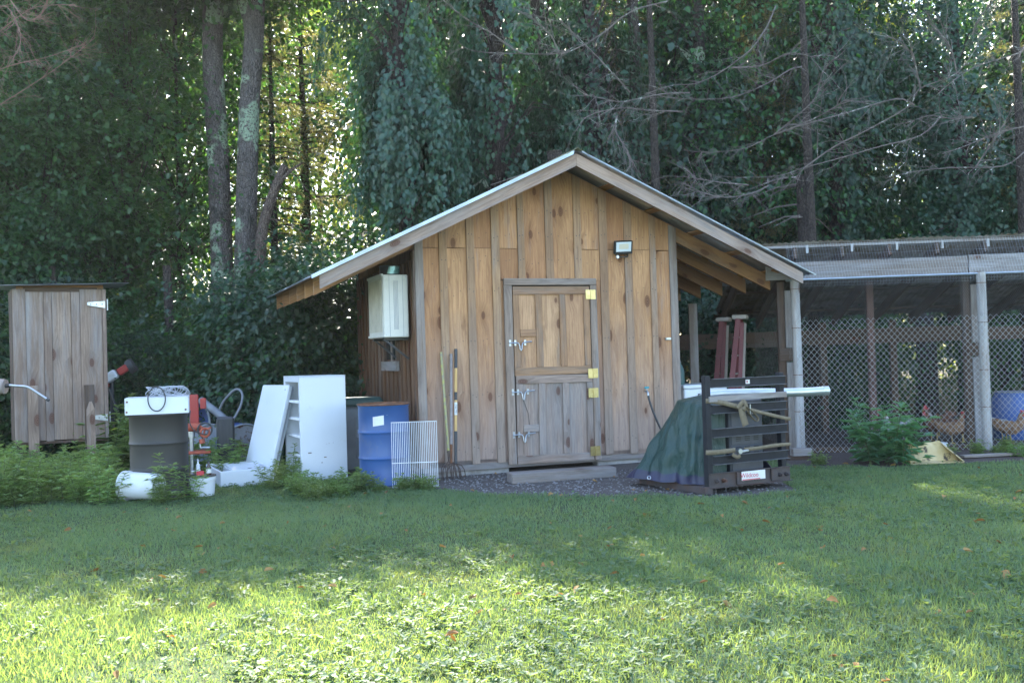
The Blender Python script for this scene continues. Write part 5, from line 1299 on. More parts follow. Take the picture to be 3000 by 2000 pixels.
chicken('buff brown hen standing between the rooster and the pied hen', 2790, 1300, math.radians(-20), 'hen_buff', None, 1.0, .9, 1.0)
chicken('white fronted pied hen standing by the grey door stile', 2822, 1296, math.radians(-30), 'hen_brown', 'hen_pied', 1.08, .8, 1.0)
chicken('brown hen partly hidden behind the round pen post', 2868, 1285, math.radians(150), 'hen_brown', None, 1.0, 1.0, .9)
chicken('grey speckled hen next to the orange hen before the blue drum', 2943, 1290, math.radians(10), 'hen_grey', 'hen_pied', 1.0, .9, .9)
chicken('orange buff hen standing in front of the blue plastic drum', 2962, 1298, math.radians(-25), 'hen_buff', None, 1.02, .9, 1.0)

# ------------------------------------------------------------------ vegetation
def inpoly(X, Y, poly):
    poly = np.array(poly); inside = np.zeros(len(X), bool); j = len(poly) - 1
    for i in range(len(poly)):
        xi, yi = poly[i]; xj, yj = poly[j]
        c = ((yi > Y) != (yj > Y)) & (X < (xj - xi) * (Y - yi) / (yj - yi + 1e-12) + xi); inside ^= c; j = i
    return inside
def vnoise(X, Y, s, seed):
    r = np.random.default_rng(seed); out = np.zeros_like(X)
    for k in range(5):
        a = r.uniform(0, 6.28); fq = s * r.uniform(.6, 1.8); out += np.sin((X * math.cos(a) + Y * math.sin(a)) * fq + r.uniform(0, 6.28))
    return out / 5
# lawn
def lawn():
    r = np.random.default_rng(21); Xs = []; Ys = []
    for y0, y1, dens in ((3.3, 5, 9000), (5, 6.5, 7500), (6.5, 8, 5600), (8, 10, 4300), (10, 13.2, 3300)):
        w = .56 * y1 + 1.8; n = int((y1 - y0) * 2 * w * dens); Xs.append(r.uniform(-w, w, n)); Ys.append(r.uniform(y0, y1, n))
    X = np.concatenate(Xs); Y = np.concatenate(Ys)
    keep = ~inpoly(X, Y, dirt_poly) & ~inpoly(X, Y, pen_poly) & ~((Y > 12.2) & (X > -2)) & (np.abs(X) < .56 * Y + 1.8)
    keep &= r.uniform(0, 1, len(X)) < np.clip(.75 + .5 * vnoise(X, Y, 2.2, 4), .25, 1)
    X = X[keep]; Y = Y[keep]; n = len(X)
    hgt = np.clip(1 + .55 * vnoise(X, Y, 1.3, 9) + .4 * vnoise(X, Y, 5.0, 10), .45, 2.0)
    P = np.stack([X, Y, np.zeros(n)], 1)
    a = r.uniform(0, 2 * PI, n); lean = np.abs(r.normal(.25, .38, n))
    T = np.stack([np.cos(a) * lean, np.sin(a) * lean, np.ones(n)], 1)
    N = np.stack([np.cos(a), np.sin(a), -.2 * np.ones(n)], 1) + r.normal(0, .5, (n, 3))
    L = r.uniform(.022, .06, n) * hgt; W = r.uniform(.0035, .0065, n) * (.8 + .055 * Y)
    lv = np.clip(.45 + .35 * vnoise(X, Y, 1.7, 12) + r.normal(0, .22, n), 0, 1)
    me = leaves('lawn_grass', P, T, -N, L, W, lv, 4, .0, .25)
    tag(link('lawn_grass', me, 'grass'), 'short green lawn grass covering the yard', 'grass', kind='stuff')
    # broad-leaved lawn weeds: rosettes
    nr = 19000; y = 3.3 + 9.3 * r.uniform(0, 1, nr) ** 1.1; x = r.uniform(-1, 1, nr) * (.56 * y + .8)
    pr = np.clip(.55 + .9 * vnoise(x, y, 1.6, 31) + .5 * vnoise(x, y, 4.5, 32), .06, 1)
    k = (r.uniform(0, 1, nr) < pr) & ~inpoly(x, y, dirt_poly) & ~inpoly(x, y, pen_poly); x = x[k]; y = y[k]; nr = len(x)
    cnt = 6; X = np.repeat(x, cnt) + r.normal(0, .01, nr * cnt); Y = np.repeat(y, cnt) + r.normal(0, .01, nr * cnt); n = nr * cnt
    a = np.tile(np.arange(cnt) * 2 * PI / cnt, nr) + np.repeat(r.uniform(0, 6.28, nr), cnt) + r.normal(0, .3, n)
    el = r.uniform(.1, .8, n); T = np.stack([np.cos(a), np.sin(a), el], 1); N = np.stack([-np.cos(a) * el, -np.sin(a) * el, np.ones(n)], 1) + r.normal(0, .15, (n, 3))
    sz = np.repeat(r.uniform(.55, 1.25, nr) ** 1.3, cnt); L = r.uniform(.022, .042, n) * sz; W = L * np.repeat(r.uniform(.38, .72, nr), cnt)
    P = np.stack([X, Y, r.uniform(.004, .045, n)], 1)
    lv = np.clip(np.repeat(r.uniform(.1, .9, nr), cnt) + r.normal(0, .12, n), 0, 1)
    me = leaves('lawn_weeds', P, T, N, L, W, lv, 6, .12, .22)
    tag(link('lawn_weeds', me, 'clover'), 'low plantain and clover leaves spread through the lawn', 'ground cover', kind='stuff')
lawn()
def fallen():
    r = np.random.default_rng(15); n = 170; y = 3.6 + 8.2 * r.uniform(0, 1, n); x = r.uniform(-1, 1, n) * (.52 * y); a = r.uniform(0, 6.28, n)
    P = np.stack([x, y, r.uniform(.025, .05, n)], 1); T = np.stack([np.cos(a), np.sin(a), r.normal(0, .25, n)], 1); N = np.tile([0, 0, 1.], (n, 1)) + r.normal(0, .3, (n, 3)); L = r.uniform(.035, .075, n)
    tag(link('fallen_leaves', leaves('fallen_leaves', P, T, N, L, L * .6, r.uniform(0, 1, n), 6, .2, .3), 'deadleaf'), 'scattered brown fallen leaves on the lawn', 'leaves', kind='stuff')
fallen()
def pebbles():
    r = np.random.default_rng(8); n = 2600; poly = np.array(dirt_poly)
    X = r.uniform(-2.3, 3.0, n); Y = r.uniform(9.3, 11.6, n); k = inpoly(X, Y, dirt_poly); X = X[k]; Y = Y[k]; n = len(X)
    s = r.uniform(.006, .017, n); oc = np.array([(1, 0, 0), (0, 1, 0), (-1, 0, 0), (0, -1, 0), (0, 0, .7), (0, 0, -.5)])
    fc = np.array([(0, 1, 4), (1, 2, 4), (2, 3, 4), (3, 0, 4), (1, 0, 5), (2, 1, 5), (3, 2, 5), (0, 3, 5)])
    co = (oc[None] * s[:, None, None] * r.uniform(.6, 1.3, (n, 6, 1)) + np.stack([X, Y, np.full(n, .009)], 1)[:, None]).reshape(-1, 3)
    F = (np.arange(n)[:, None, None] * 6 + fc[None]).reshape(-1, 3)
    tag(link('pebbles', fast_mesh('pebbles', co, F, 3), 'stone'), 'loose grey pebbles on the bare strip before the shed', 'gravel', kind='stuff')
pebbles()

# ---- herbaceous plants
def plant_meshes(seed, stems, h, spread, leafL, aspect=.32, side=True):
    r = np.random.default_rng(seed); st = MB(); P = []; T = []; N = []; L = []
    for s in range(stems):
        a = r.uniform(0, 6.28); q = r.uniform(0, 1) ** .5 * spread * .4; b = np.array([math.cos(a) * q, math.sin(a) * q, 0]); hh = h * r.uniform(.65, 1.0)
        ln = np.array([math.cos(a), math.sin(a), 0]) * r.uniform(.05, .35); pts = [b + ln * hh * t ** 1.5 + np.array([0, 0, hh * t]) for t in np.linspace(0, 1, 6)]
        st.tube(pts, list(np.linspace(.004, .0018, 6) * (h / .5) ** .5), 5, False)
        z = .12; ph = r.uniform(0, 3.14)
        while z < 1.0:
            i = min(int(z * 5), 4); p = pts[i] + (pts[i + 1] - pts[i]) * (z * 5 - i)
            for sg in (0, PI):
                aa = ph + sg + r.normal(0, .25); dz = r.uniform(-.1, .55) + .5 * (z > .9); d = np.array([math.cos(aa), math.sin(aa), dz])
                P.append(p); T.append(d); N.append(np.array([-math.cos(aa) * dz, -math.sin(aa) * dz, 1.0]) + r.normal(0, .2, 3)); L.append(leafL * r.uniform(.6, 1.1) * (1.15 - .55 * z))
                if side and r.uniform() < .3 and z < .85:      # side shoot
                    sl = leafL * r.uniform(.6, 1.3); e = p + d / np.linalg.norm(d) * sl; st.tube([p, e], .0015, 3, False)
                    for g in range(4):
                        a3 = aa + r.normal(0, .9); P.append(p + (e - p) * r.uniform(.4, 1)); T.append(np.array([math.cos(a3), math.sin(a3), r.uniform(0, .6)])); N.append(np.array([0, 0, 1.]) + r.normal(0, .25, 3)); L.append(leafL * r.uniform(.4, .8))
            ph += PI / 2; z += r.uniform(.055, .085)
        for g in range(5):
            aa = r.uniform(0, 6.28); P.append(pts[-1]); T.append(np.array([math.cos(aa), math.sin(aa), .9])); N.append(np.array([-math.cos(aa), -math.sin(aa), .8])); L.append(leafL * .45)
    L = np.array(L); lm = leaves('weed_leaves', np.array(P), np.array(T), np.array(N), L, L * aspect, r.uniform(0, 1, len(L)), 6, .1, .3)
    return st, lm
def plant_asset(name, seed, stems, h, spread, leafL, mat, aspect=.32):
    st, lm = plant_meshes(seed, stems, h, spread, leafL, aspect)
    e = bpy.data.objects.new(name, None); col.objects.link(e); e.empty_display_size = .1
    st.build('stems', 'stem', e); link('foliage', lm, mat, e); return e
def copy_tree(o, parent=None):
    c = o.copy(); col.objects.link(c); c.parent = parent
    for ch in o.children: copy_tree(ch, c)
    return c
class Asset:
    """first placement uses the built thing itself, later ones are copies sharing its meshes"""
    def __init__(s, o): s.o = o; s.used = False
    def put(s, loc, rz, sc_, label, cat, group=None):
        o = copy_tree(s.o) if s.used else s.o; s.used = True
        o.location = loc; o.rotation_euler = (0, 0, rz); o.scale = sc_ if hasattr(sc_, '__len__') else (sc_, sc_, sc_)
        for k in ('label', 'category', 'group'):
            if k in o: del o[k]
        return tag(o, label, cat, group)
weeds = [Asset(plant_asset('leafy_weed', 40 + i, 3, .55, .34, .12, 'weed', .28)) for i in range(5)]
lows = [Asset(plant_asset('low_weed', 60 + i, 7, .22, .26, .065, 'weed', .42)) for i in range(2)]
wr = np.random.default_rng(77)
spots = []
def wput(px, d, h): spots.append((px, d, h))
for i in range(120):                                          # bank of weeds round the cupboard
    d = wr.uniform(9.9, 12.7); px = wr.uniform(-170, 345) if d > 11.4 else wr.uniform(-170, 315)
    wput(px, d, wr.uniform(.5, .85) * (1.25 if px < 40 else 1.0))
for px, d, h in ((485, 9.95, .6), (512, 9.95, .85), (535, 10.0, .6), (335, 10.3, .6), (440, 9.9, .3), (470, 9.9, .4), (640, 12.0, .8), (600, 12.5, .9), (625, 12.2, 1.0), (660, 11.9, .7), (585, 12.6, 1.2),
                 (765, 10.75, .4), (785, 10.8, .55), (802, 10.9, .6), (820, 11.3, .6), (845, 11.1, .5), (838, 11.5, .7), (720, 12.3, .8), (690, 12.6, .9), (310, 12.9, 1.5), (335, 13.2, 1.7), (360, 13.0, 1.4), (395, 12.9, 1.3), (425, 12.7, 1.1), (300, 13.4, 1.8), (440, 13.5, 1.6), (480, 12.6, .9)):
    wput(px, d, h)
for i, (px, d, h) in enumerate(spots):
    weeds[i % 5].put(gx(px, d), wr.uniform(0, 6.28), (h * 1.2, h * 1.2, h * 1.08), 'leafy green weed growing in the rough bank around the cupboard and junk', 'weed', 'leafy weeds around the junk')
for i, (px, d) in enumerate([(900, 10.5), (930, 10.3), (960, 10.55), (880, 10.2), (990, 10.35), (1020, 10.5), (1050, 10.3), (1090, 10.3), (1165, 10.35), (1190, 10.3), (1215, 10.35), (1240, 10.3), (940, 10.0), (910, 9.8), (1000, 10.0), (860, 10.5)]):
    lows[i % 2].put(gx(px, d), wr.uniform(0, 6.28), wr.uniform(.6, 1.15), 'low weed spreading at the lawn edge before the freezer and wire shelf', 'weed', 'low weeds along the lawn edge')
for i, (px, py) in enumerate([(2860, 1338), (2930, 1335), (2950, 1325), (2985, 1338), (2785, 1345), (2400, 1362)]):
    lows[i % 2].put(G(px, py), wr.uniform(0, 6.28), wr.uniform(.7, 1.0), 'small weed at the foot of the chicken wire', 'weed', 'weeds at the foot of the wire')
st, lm = plant_meshes(99, 15, .74, .62, .19, .32)
shr = thing('leafy_shrub', 'bushy blue green leafy plant growing against the chicken wire', 'shrub', G(2600, 1362))
st.build('stems', 'stem', shr); link('foliage', lm, 'weedblue', shr)

# ---- trees
def limb_pts(p, d, L, r, bend=.2, up=.1, k=5):
    pts = [np.array(p)]; d = np.array(d) / np.linalg.norm(d)
    for i in range(k): d = d + r.normal(0, bend, 3) + np.array([0, 0, up]); d /= np.linalg.norm(d); pts.append(pts[-1] + d * L / k)
    return pts
def broadleaf(seed, h, rx, z0, nclump, per, L, kind=6, tr=.06, mat='leaf', bark='barkdark', name='understory_tree', asp=.72, flat=.6, cl=.55):
    r = np.random.default_rng(seed); e = bpy.data.objects.new(name, None); col.objects.link(e); e.empty_display_size = .3
    tk = MB(); tp = limb_pts((0, 0, 0), (r.normal(0, .06), r.normal(0, .06), 1), h * .9, r, .05, .08, 8); tk.tube(tp, list(np.linspace(tr, tr * .25, 9)), 8)
    P = []; N = []; T = []; lv = []
    for c in range(nclump):
        t = r.uniform(0, 1) ** .8; z = z0 + (h - z0) * t; a = r.uniform(0, 6.28); prof = math.sin(PI * min(1, .22 + .78 * t) ** .9) ** .6
        q = rx * prof * r.uniform(.25, 1.0) ** .5; cc = np.array([math.cos(a) * q, math.sin(a) * q, z])
        i = min(int(np.clip(z * .85 / (h * .9) * 8, 0, 7.9)), 7); o = tp[i]
        tk.tube([o, o * .4 + cc * .6 + np.array([0, 0, -.12]), cc], [tr * .3, tr * .18, tr * .06], 4, False)
        n = int(per * r.uniform(.6, 1.4)); g = r.normal(0, 1, (n, 3)) * np.array([cl, cl, cl * flat]) * r.uniform(.7, 1.2)
        P.append(cc + g); out = unit(g + 1e-6) * .5 + np.array([math.cos(a), math.sin(a), 0]) * .35
        N.append(np.tile([0, 0, 1.0], (n, 1)) * .75 + out + r.normal(0, .35, (n, 3))); T.append(out + np.tile([0, 0, -.35], (n, 1)) + r.normal(0, .45, (n, 3)))
        lv.append(np.clip(r.uniform(.15, .85) + r.normal(0, .18, n), 0, 1))
    P = np.concatenate(P); P[:, 2] = np.maximum(P[:, 2], .06); N = np.concatenate(N); T = np.concatenate(T); n = len(P); LL = L * r.uniform(.4, 1.35, n)
    tk.build('trunk', bark, e, None, True); link('crown', leaves('crown', P, T, N, LL, LL * asp, np.concatenate(lv), kind), mat, e)
    return Asset(e)
def hemlock(seed, h, rx, z0, nb, per, mat='needle', name='hemlock_tree', L=.075, W=.016, tr=.14):
    r = np.random.default_rng(seed); e = bpy.data.objects.new(name, None); col.objects.link(e); e.empty_display_size = .3
    tk = MB(); tk.tube([(0, 0, 0), (0.03, 0, h * .5), (0, .02, h)], [tr, tr * .7, tr * .1], 10); P = []; T = []; N = []; lv = []
    for b in range(nb):
        t = r.uniform(0, 1); z = z0 + (h - z0) * t; a = r.uniform(0, 6.28); R = rx * (1.0 - .72 * t) * r.uniform(.6, 1.1)
        pts = [np.array([0, 0, z])]; d = np.array([math.cos(a), math.sin(a), .15])
        for i in range(6): pts.append(pts[-1] + d * R / 6); d = d + np.array([0, 0, -.11]) + r.normal(0, .05, 3)
        tk.tube(pts, list(np.linspace(.022, .004, 7)), 4, False); n = int(per * R / rx); s = r.uniform(.12, 1, n) ** .75 * 5.99; i = s.astype(int); A = np.array(pts)
        base = A[i] + (A[np.minimum(i + 1, 6)] - A[i]) * (s - i)[:, None]; sp = r.normal(0, 1, (n, 3)) * np.array([.19, .19, .055]) * (R * .55)
        q = base + sp; q[:, 2] -= np.abs(sp[:, :2]).sum(1) * .35; P.append(q)
        T.append(np.array([math.cos(a), math.sin(a), -.35]) + r.normal(0, .55, (n, 3))); N.append(np.tile([0, 0, 1.], (n, 1)) + r.normal(0, .35, (n, 3))); lv.append(np.clip(r.uniform(.2, .8) + r.normal(0, .2, n), 0, 1))
    P = np.concatenate(P); P[:, 2] = np.maximum(P[:, 2], .05); n = len(P)
    tk.build('trunk', 'barkdark', e, None, True); link('crown', leaves('crown', P, np.concatenate(T), np.concatenate(N), L * r.uniform(.6, 1.3, n), W * r.uniform(.7, 1.4, n), np.concatenate(lv), 4), mat, e)
    return Asset(e)
def vinetree(seed, h, rx, z0, nst, L=.105, mat='leafblue', name='vine_draped_tree', tr=.16, bark='barkdark', ry=None):
    r = np.random.default_rng(seed); ry = ry or rx; e = bpy.data.objects.new(name, None); col.objects.link(e); e.empty_display_size = .3
    tk = MB(); tk.tube([(0, 0, 0), (.05, .03, h * .4), (-.05, 0, h)], [tr, tr * .8, tr * .3], 12); P = []; T = []; N = []; lv = []
    lob = r.uniform(.6, 1.15, 9)
    bun = [(r.uniform(0, 6.28), r.uniform(z0 + .9, h), r.uniform(.55, 1.15)) for _ in range(30)]
    for s in range(nst):
        a, z, qb = bun[int(r.integers(0, 30))]; a = (a + r.normal(0, .36)) % 6.28; z = min(max(z + r.normal(0, .34), z0 + .3), h); q = qb * r.uniform(.75, 1.08) * lob[int(a / 6.29 * 9)] * (1.0 - .25 * abs(z / h - .55) * 2) * (.8 + .3 * math.sin(z * 2.3 + a * 2 + seed))
        if z > 6.4 and r.uniform() < .55: continue                # thinner towards the top
        p = np.array([math.cos(a) * rx * q, math.sin(a) * ry * q, z]); o = np.array([math.cos(a), math.sin(a), 0]); ln = r.uniform(.3, 1.25); tone = r.uniform(.1, .9)
        if s % 4 == 0: tk.tube([(0, 0, max(z - .5, .3)), p * .6 + np.array([0, 0, .4 * z + .1]), p], [.025, .016, .006], 4, False)
        d = np.array([o[0] * .25, o[1] * .25, -1.0]); 
        while ln > 0 and p[2] > z0:
            p = p + d * .055 + r.normal(0, .012, 3); ln -= .055
            for w in range(2):
                P.append(p + r.normal(0, .075, 3)); T.append(np.array([0, 0, -1.0]) + o * .45 + r.normal(0, .5, 3)); N.append(o * 1.0 + np.array([0, 0, .55]) + r.normal(0, .32, 3)); lv.append(tone + r.normal(0, .14))
    P = np.array(P); n = len(P); LL = L * r.uniform(.6, 1.2, n)
    tk.build('trunk', bark, e, None, True); link('crown', leaves('crown', P, np.array(T), np.array(N), LL, LL * .78, np.clip(np.array(lv), 0, 1), 6, .10, .2), mat, e)
    return Asset(e)

far = [broadleaf(301, 14, 3.4, .3, 120, 130, .21, 4, .16, 'leafsunlit', 'barkdark', 'far_tree', .75, .6, .95), broadleaf(302, 14, 3.2, .3, 110, 140, .20, 4, .15, 'leafsunlit', 'barkdark', 'far_tree', .75, .6, .9)]
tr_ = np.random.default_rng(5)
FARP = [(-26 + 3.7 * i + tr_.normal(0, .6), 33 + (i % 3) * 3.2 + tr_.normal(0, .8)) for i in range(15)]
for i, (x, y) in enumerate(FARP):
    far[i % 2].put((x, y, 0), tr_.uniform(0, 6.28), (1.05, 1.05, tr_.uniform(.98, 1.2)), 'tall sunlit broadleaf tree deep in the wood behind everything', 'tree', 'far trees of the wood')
maple = [broadleaf(311, 9.3, 2.1, .9, 115, 230, .088, 6, .07, 'leaf', cl=.45), broadleaf(312, 8.8, 1.9, .7, 110, 230, .092, 6, .06, 'leaf', cl=.43)]
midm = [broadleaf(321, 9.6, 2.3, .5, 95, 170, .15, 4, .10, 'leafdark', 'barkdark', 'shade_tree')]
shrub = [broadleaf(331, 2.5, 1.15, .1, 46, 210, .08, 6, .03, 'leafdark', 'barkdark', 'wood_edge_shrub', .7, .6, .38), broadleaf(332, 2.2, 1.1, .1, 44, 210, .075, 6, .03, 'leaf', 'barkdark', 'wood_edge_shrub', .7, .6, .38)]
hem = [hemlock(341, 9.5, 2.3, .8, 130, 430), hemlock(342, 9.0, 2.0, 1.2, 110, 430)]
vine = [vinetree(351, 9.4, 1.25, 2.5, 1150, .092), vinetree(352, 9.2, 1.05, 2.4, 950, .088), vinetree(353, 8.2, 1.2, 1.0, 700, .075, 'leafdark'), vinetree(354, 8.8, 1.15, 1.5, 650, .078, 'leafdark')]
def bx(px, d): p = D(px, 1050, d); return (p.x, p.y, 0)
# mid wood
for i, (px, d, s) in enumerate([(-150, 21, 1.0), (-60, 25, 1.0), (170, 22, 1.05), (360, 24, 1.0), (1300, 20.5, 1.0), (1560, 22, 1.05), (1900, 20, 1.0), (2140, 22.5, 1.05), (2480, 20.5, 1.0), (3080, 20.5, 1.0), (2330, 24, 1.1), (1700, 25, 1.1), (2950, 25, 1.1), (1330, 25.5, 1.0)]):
    midm[0].put(bx(px, d), tr_.uniform(0, 6.28), (s, s, s * tr_.uniform(.95, 1.1)), 'tree in the shaded wood, its leaves coloured darker for the shade', 'tree', 'shade trees in the wood')
hem[1].put(bx(815, 18.8), 4.1, (.7, .7, .95), 'slender hemlock standing between the snag and the vine smothered tree', 'tree')
hem[0].put(bx(905, 20.5), 1.0, (1, 1, 1.02), 'feathery sunlit hemlock rising right of the two lichened trunks', 'tree')
hem[1].put(bx(1330, 23.5), 2.2, 1.15, 'tall hemlock deeper in the wood behind the vine smothered tree', 'tree')
for i, (px, d, lab) in enumerate([(1830, 18.6, 'shaded hemlock behind the floodlight side of the roof ridge'), (2250, 18.4, 'shaded hemlock behind the right eave of the shed'), (3060, 18.6, 'shaded hemlock behind the far end of the chicken run')]):
    hem[i % 2].put(bx(px, d), i * 1.3, (.85, .85, .95), lab, 'tree', 'hemlocks behind the run')
for i, (px, d, s, lab) in enumerate([(2160, 19.6, 1.32, 'added tall broadleaf tree overtopping the vines behind the right eave')]):
    maple[i % 2].put(bx(px, d), i * 2.1, (s * .85, s * .85, s), lab, 'tree')  # tree added so that its crown breaks up the shadow on the lawn
# front row, left of the shed
for i, (px, d, s, lab) in enumerate([(60, 17.2, 1.0, 'broadleaf tree rising directly behind the wooden cupboard'), (330, 17.8, 1.05, 'broadleaf tree between the cupboard and the left lichened trunk'), (-190, 16.4, 1.05, 'broadleaf tree beside the cupboard on the side away from the shed'), (560, 19.2, 1.15, 'broadleaf tree close behind the left lichened trunk'), (235, 19.8, 1.25, 'tallest broadleaf tree behind the cupboard, topping its neighbours')]):
    maple[i % 2].put(bx(px, d), i * 1.7, (s, s, s), lab, 'tree')
for i, (px, d, s, lab) in enumerate([
    (40, 15.0, .8, 'small dense shrub pressed against the back of the wooden cupboard'), (250, 14.9, .9, 'rounded shrub behind the red and white machine'), (430, 15.4, .7, 'small low shrub directly behind the lying blue barrel'),
    (580, 15.2, .7, 'small low shrub behind the red drill stand'), (680, 14.6, .95, 'dark shrub behind the rusty lying drum and conduit loop'), (790, 14.9, 1.05, 'tall shrub behind the leaning freezer door'),
    (900, 14.6, 1.05, 'dark shrub directly behind the upright freezer'), (1000, 14.9, 1.0, 'leafy shrub behind the grey storage bin'), (1110, 15.6, 1.1, 'shrub hugging the rear corner of the shed by the side window'),
    (-90, 14.3, 1.0, 'shrub beside the cupboard next to the wooden roller'), (860, 16.6, 1.2, 'largest shrub, set back between the snag and the left eave'), (300, 16.2, 1.0, 'shrub set back beside the thin dark trunk near the cupboard'), (130, 15.9, 1.1, 'shrub at the foot of the thin grey trunk behind the cupboard')]):
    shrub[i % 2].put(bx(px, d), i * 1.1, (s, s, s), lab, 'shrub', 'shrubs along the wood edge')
for i, (px, d, s, lab) in enumerate([(2330, 17.0, .9, 'shrub behind the first round post of the chicken run'), (3000, 17.0, 1.0, 'shrub behind the blue plastic drum in the run'), (2050, 16.6, .9, 'shrub behind the step ladders at the back of the lean-to'), (2470, 17.6, 1.0, 'shrub behind the red brown middle post of the run')]):
    shrub[i % 2].put(bx(px, d), i * 1.4, (s, s, s), lab, 'shrub', 'shrubs behind the run')
# vines
vine[0].put(bx(1195, 15.9), .4, (.88, .9, 1.05), 'tree smothered in hanging blue green vines left of the ridge', 'tree')
vine[1].put(bx(1480, 16.9), 1.4, (1.0, 1.0, 1.2), 'vine covered tree rising directly behind the roof ridge', 'tree')
vine[2].put(bx(1760, 17.4), 2.0, (1.1, 1.1, 1.32), 'vine covered tree behind the right roof slope', 'tree')
vine[3].put(bx(2080, 18.6), 3.0, (1.1, 1.1, 1.3), 'vine covered tree between the right eave and the run roof', 'tree')
vine[2].put(bx(2470, 18.2), 4.0, (1.1, 1.1, 1.32), 'vine covered tree behind the middle of the run roof', 'tree')
vine[3].put(bx(2830, 18.8), 5.0, (1.1, 1.1, 1.05), 'vine covered tree behind the inner door of the run', 'tree')
vine[2].put(bx(3120, 18.0), 5.6, (1.1, 1.1, 1.1), 'vine covered tree beyond the far end of the run', 'tree')
# two lichened trunks
def bigtree(label, pts, dist, r0, r1, fork, seed, cz, crx):
    P = [D(x, y, dist) for x, y in pts]; base = Vector((P[-1].x, P[-1].y, 0)); e = thing('lichened_tree', label, 'tree', base)
    Q = [Vector((0, 0, 0))] + [p - base for p in reversed(P)]
    Q = catmull(Q, 4); n = len(Q); MB().tube(Q, [r0 * 1.25 if i == 0 else r0 + (r1 - r0) * i / n for i in range(n)], 18).build('trunk', 'bark', e, None, True)
    if fork: f_ = [D(x, y, dist) - base for x, y in fork]; MB().tube(catmull(f_, 3), list(np.linspace(.075, .06, 3 * (len(f_) - 1) + 1)), 10).build('limb', 'bark', e, None, True)
    r = np.random.default_rng(seed); Pp = []; N = []; T = []; lv = []; lb = MB()
    tp = np.array(Q[-1])
    for c in range(60):
        a = r.uniform(0, 6.28); q = crx * r.uniform(.2, 1) ** .5; cc = tp + np.array([math.cos(a) * q, math.sin(a) * q, r.uniform(*cz)]); lb.tube([tp - np.array([0, 0, .3]), (tp + cc) / 2, cc], [.05, .03, .01], 5, False)
        n = 130; g = r.normal(0, 1, (n, 3)) * np.array([.5, .5, .3]); Pp.append(cc + g); N.append(np.tile([0, 0, 1.], (n, 1)) + r.normal(0, .5, (n, 3))); T.append(unit(g) + r.normal(0, .5, (n, 3))); lv.append(r.uniform(0, 1, n))
    Pp = np.concatenate(Pp); lb.build('branches', 'bark', e, None, True)
    link('crown', leaves('crown', Pp, np.concatenate(T), np.concatenate(N), .13, .09, np.concatenate(lv), 4), 'leaf', e)
bigtree('left lichen blotched trunk, straight and thinner crowned', [(618, -260), (622, -120), (624, 0), (623, 160), (630, 300), (640, 480), (648, 700), (652, 900), (654, 1000)], 17.4, .205, .165, None, 61, (-1.35, -.3), 1.6)
bigtree('right lichen blotched trunk with a broken fork high up', [(752, -260), (750, -120), (748, 0), (742, 150), (731, 300), (725, 480), (720, 700), (714, 900), (712, 1000)], 16.9, .20, .15, [(734, 130), (722, 60), (705, 0), (690, -60)], 62, (-1.35, -.3), 1.6)
sn = [D(x, y, 16.4) for x, y in ((762, 760), (766, 690), (780, 628), (801, 566), (826, 505), (838, 486))]; b = Vector((sn[0].x, sn[0].y, 0))
sg = thing('broken_snag', 'leaning broken grey snag beside the right lichened trunk', 'snag', b)
MB().tube([Vector((-.05, 0, 0))] + [p - b for p in catmull(sn, 3)], [.11] + list(np.linspace(.10, .065, 3 * 5 + 1)), 12).build('trunk', 'barksnag', sg, None, True)
MB().tube([D(812, 545, 16.4) - b, D(850, 500, 16.3) - b, D(888, 476, 16.3) - b], [.04, .03, .012], 8).build('fork', 'barksnag', sg, None, True)
for (x0, y0), (x1, y1) in (((800, 575), (760, 620)), ((840, 500), (900, 560)), ((780, 640), (900, 690))):
    MB().tube(catmull([D(x0, y0, 16.4) - b, D((x0 + x1) / 2, (y0 + y1) / 2 - 12, 16.2) - b, D(x1, y1, 16.0) - b], 3), [.012] * 3 + [.008] * 3 + [.004], 5).build('twig', 'barksnag', sg, None, True)
# dark trunks of the shaded wood on the right
def darktrunk(label, px, d, r0, top):
    e = thing('bare_tree', label, 'tree', bx(px, d)); MB().tube([(0, 0, 0), (.03, 0, top * .4), (-.03, 0, top)], [r0 * 1.2, r0, r0 * .7], 14).build('trunk', 'barkdark', e, None, True)
    r = np.random.default_rng(int(px)); tw = MB()
    for i in range(16): a = r.uniform(0, 6.28); z = r.uniform(1.2, top); tw.tube([(0, 0, z), (math.cos(a) * .5, math.sin(a) * .5, z - .05), (math.cos(a) * 1.1, math.sin(a) * 1.1, z - .25)], [.018, .01, .004], 5, False)
    if top > 3.5: tw.build('dead_twigs', 'deadtwig', e, None, True)['kind'] = 'stuff'
for px, d, r0, lab in ((2378, 16.9, .19, 'dark bare trunk carrying the long dead branches'), (2130, 17.6, .16, 'dark trunk behind the step ladders'), (2710, 17.2, .17, 'dark trunk behind the pied hen in the run'), (2930, 17.5, .18, 'dark trunk behind the blue drum in the run'), (1648, 15.7, .17, 'lichen spotted dark trunk directly behind the roof ridge'), (165, 15.6, .07, 'thin grey trunk in the dark hollow behind the cupboard'), (500, 16.0, .09, 'thin dark trunk between the cupboard and the left lichened trunk'), (2450, 18.0, .12, 'thin dark trunk behind the leafy shrub in the run'), (2580, 19.0, .15, 'dark trunk deeper behind the middle of the run')):
    darktrunk(lab, px, d, r0, 4.3 if px == 2378 else (4.6 if px == 1648 else 3.0))
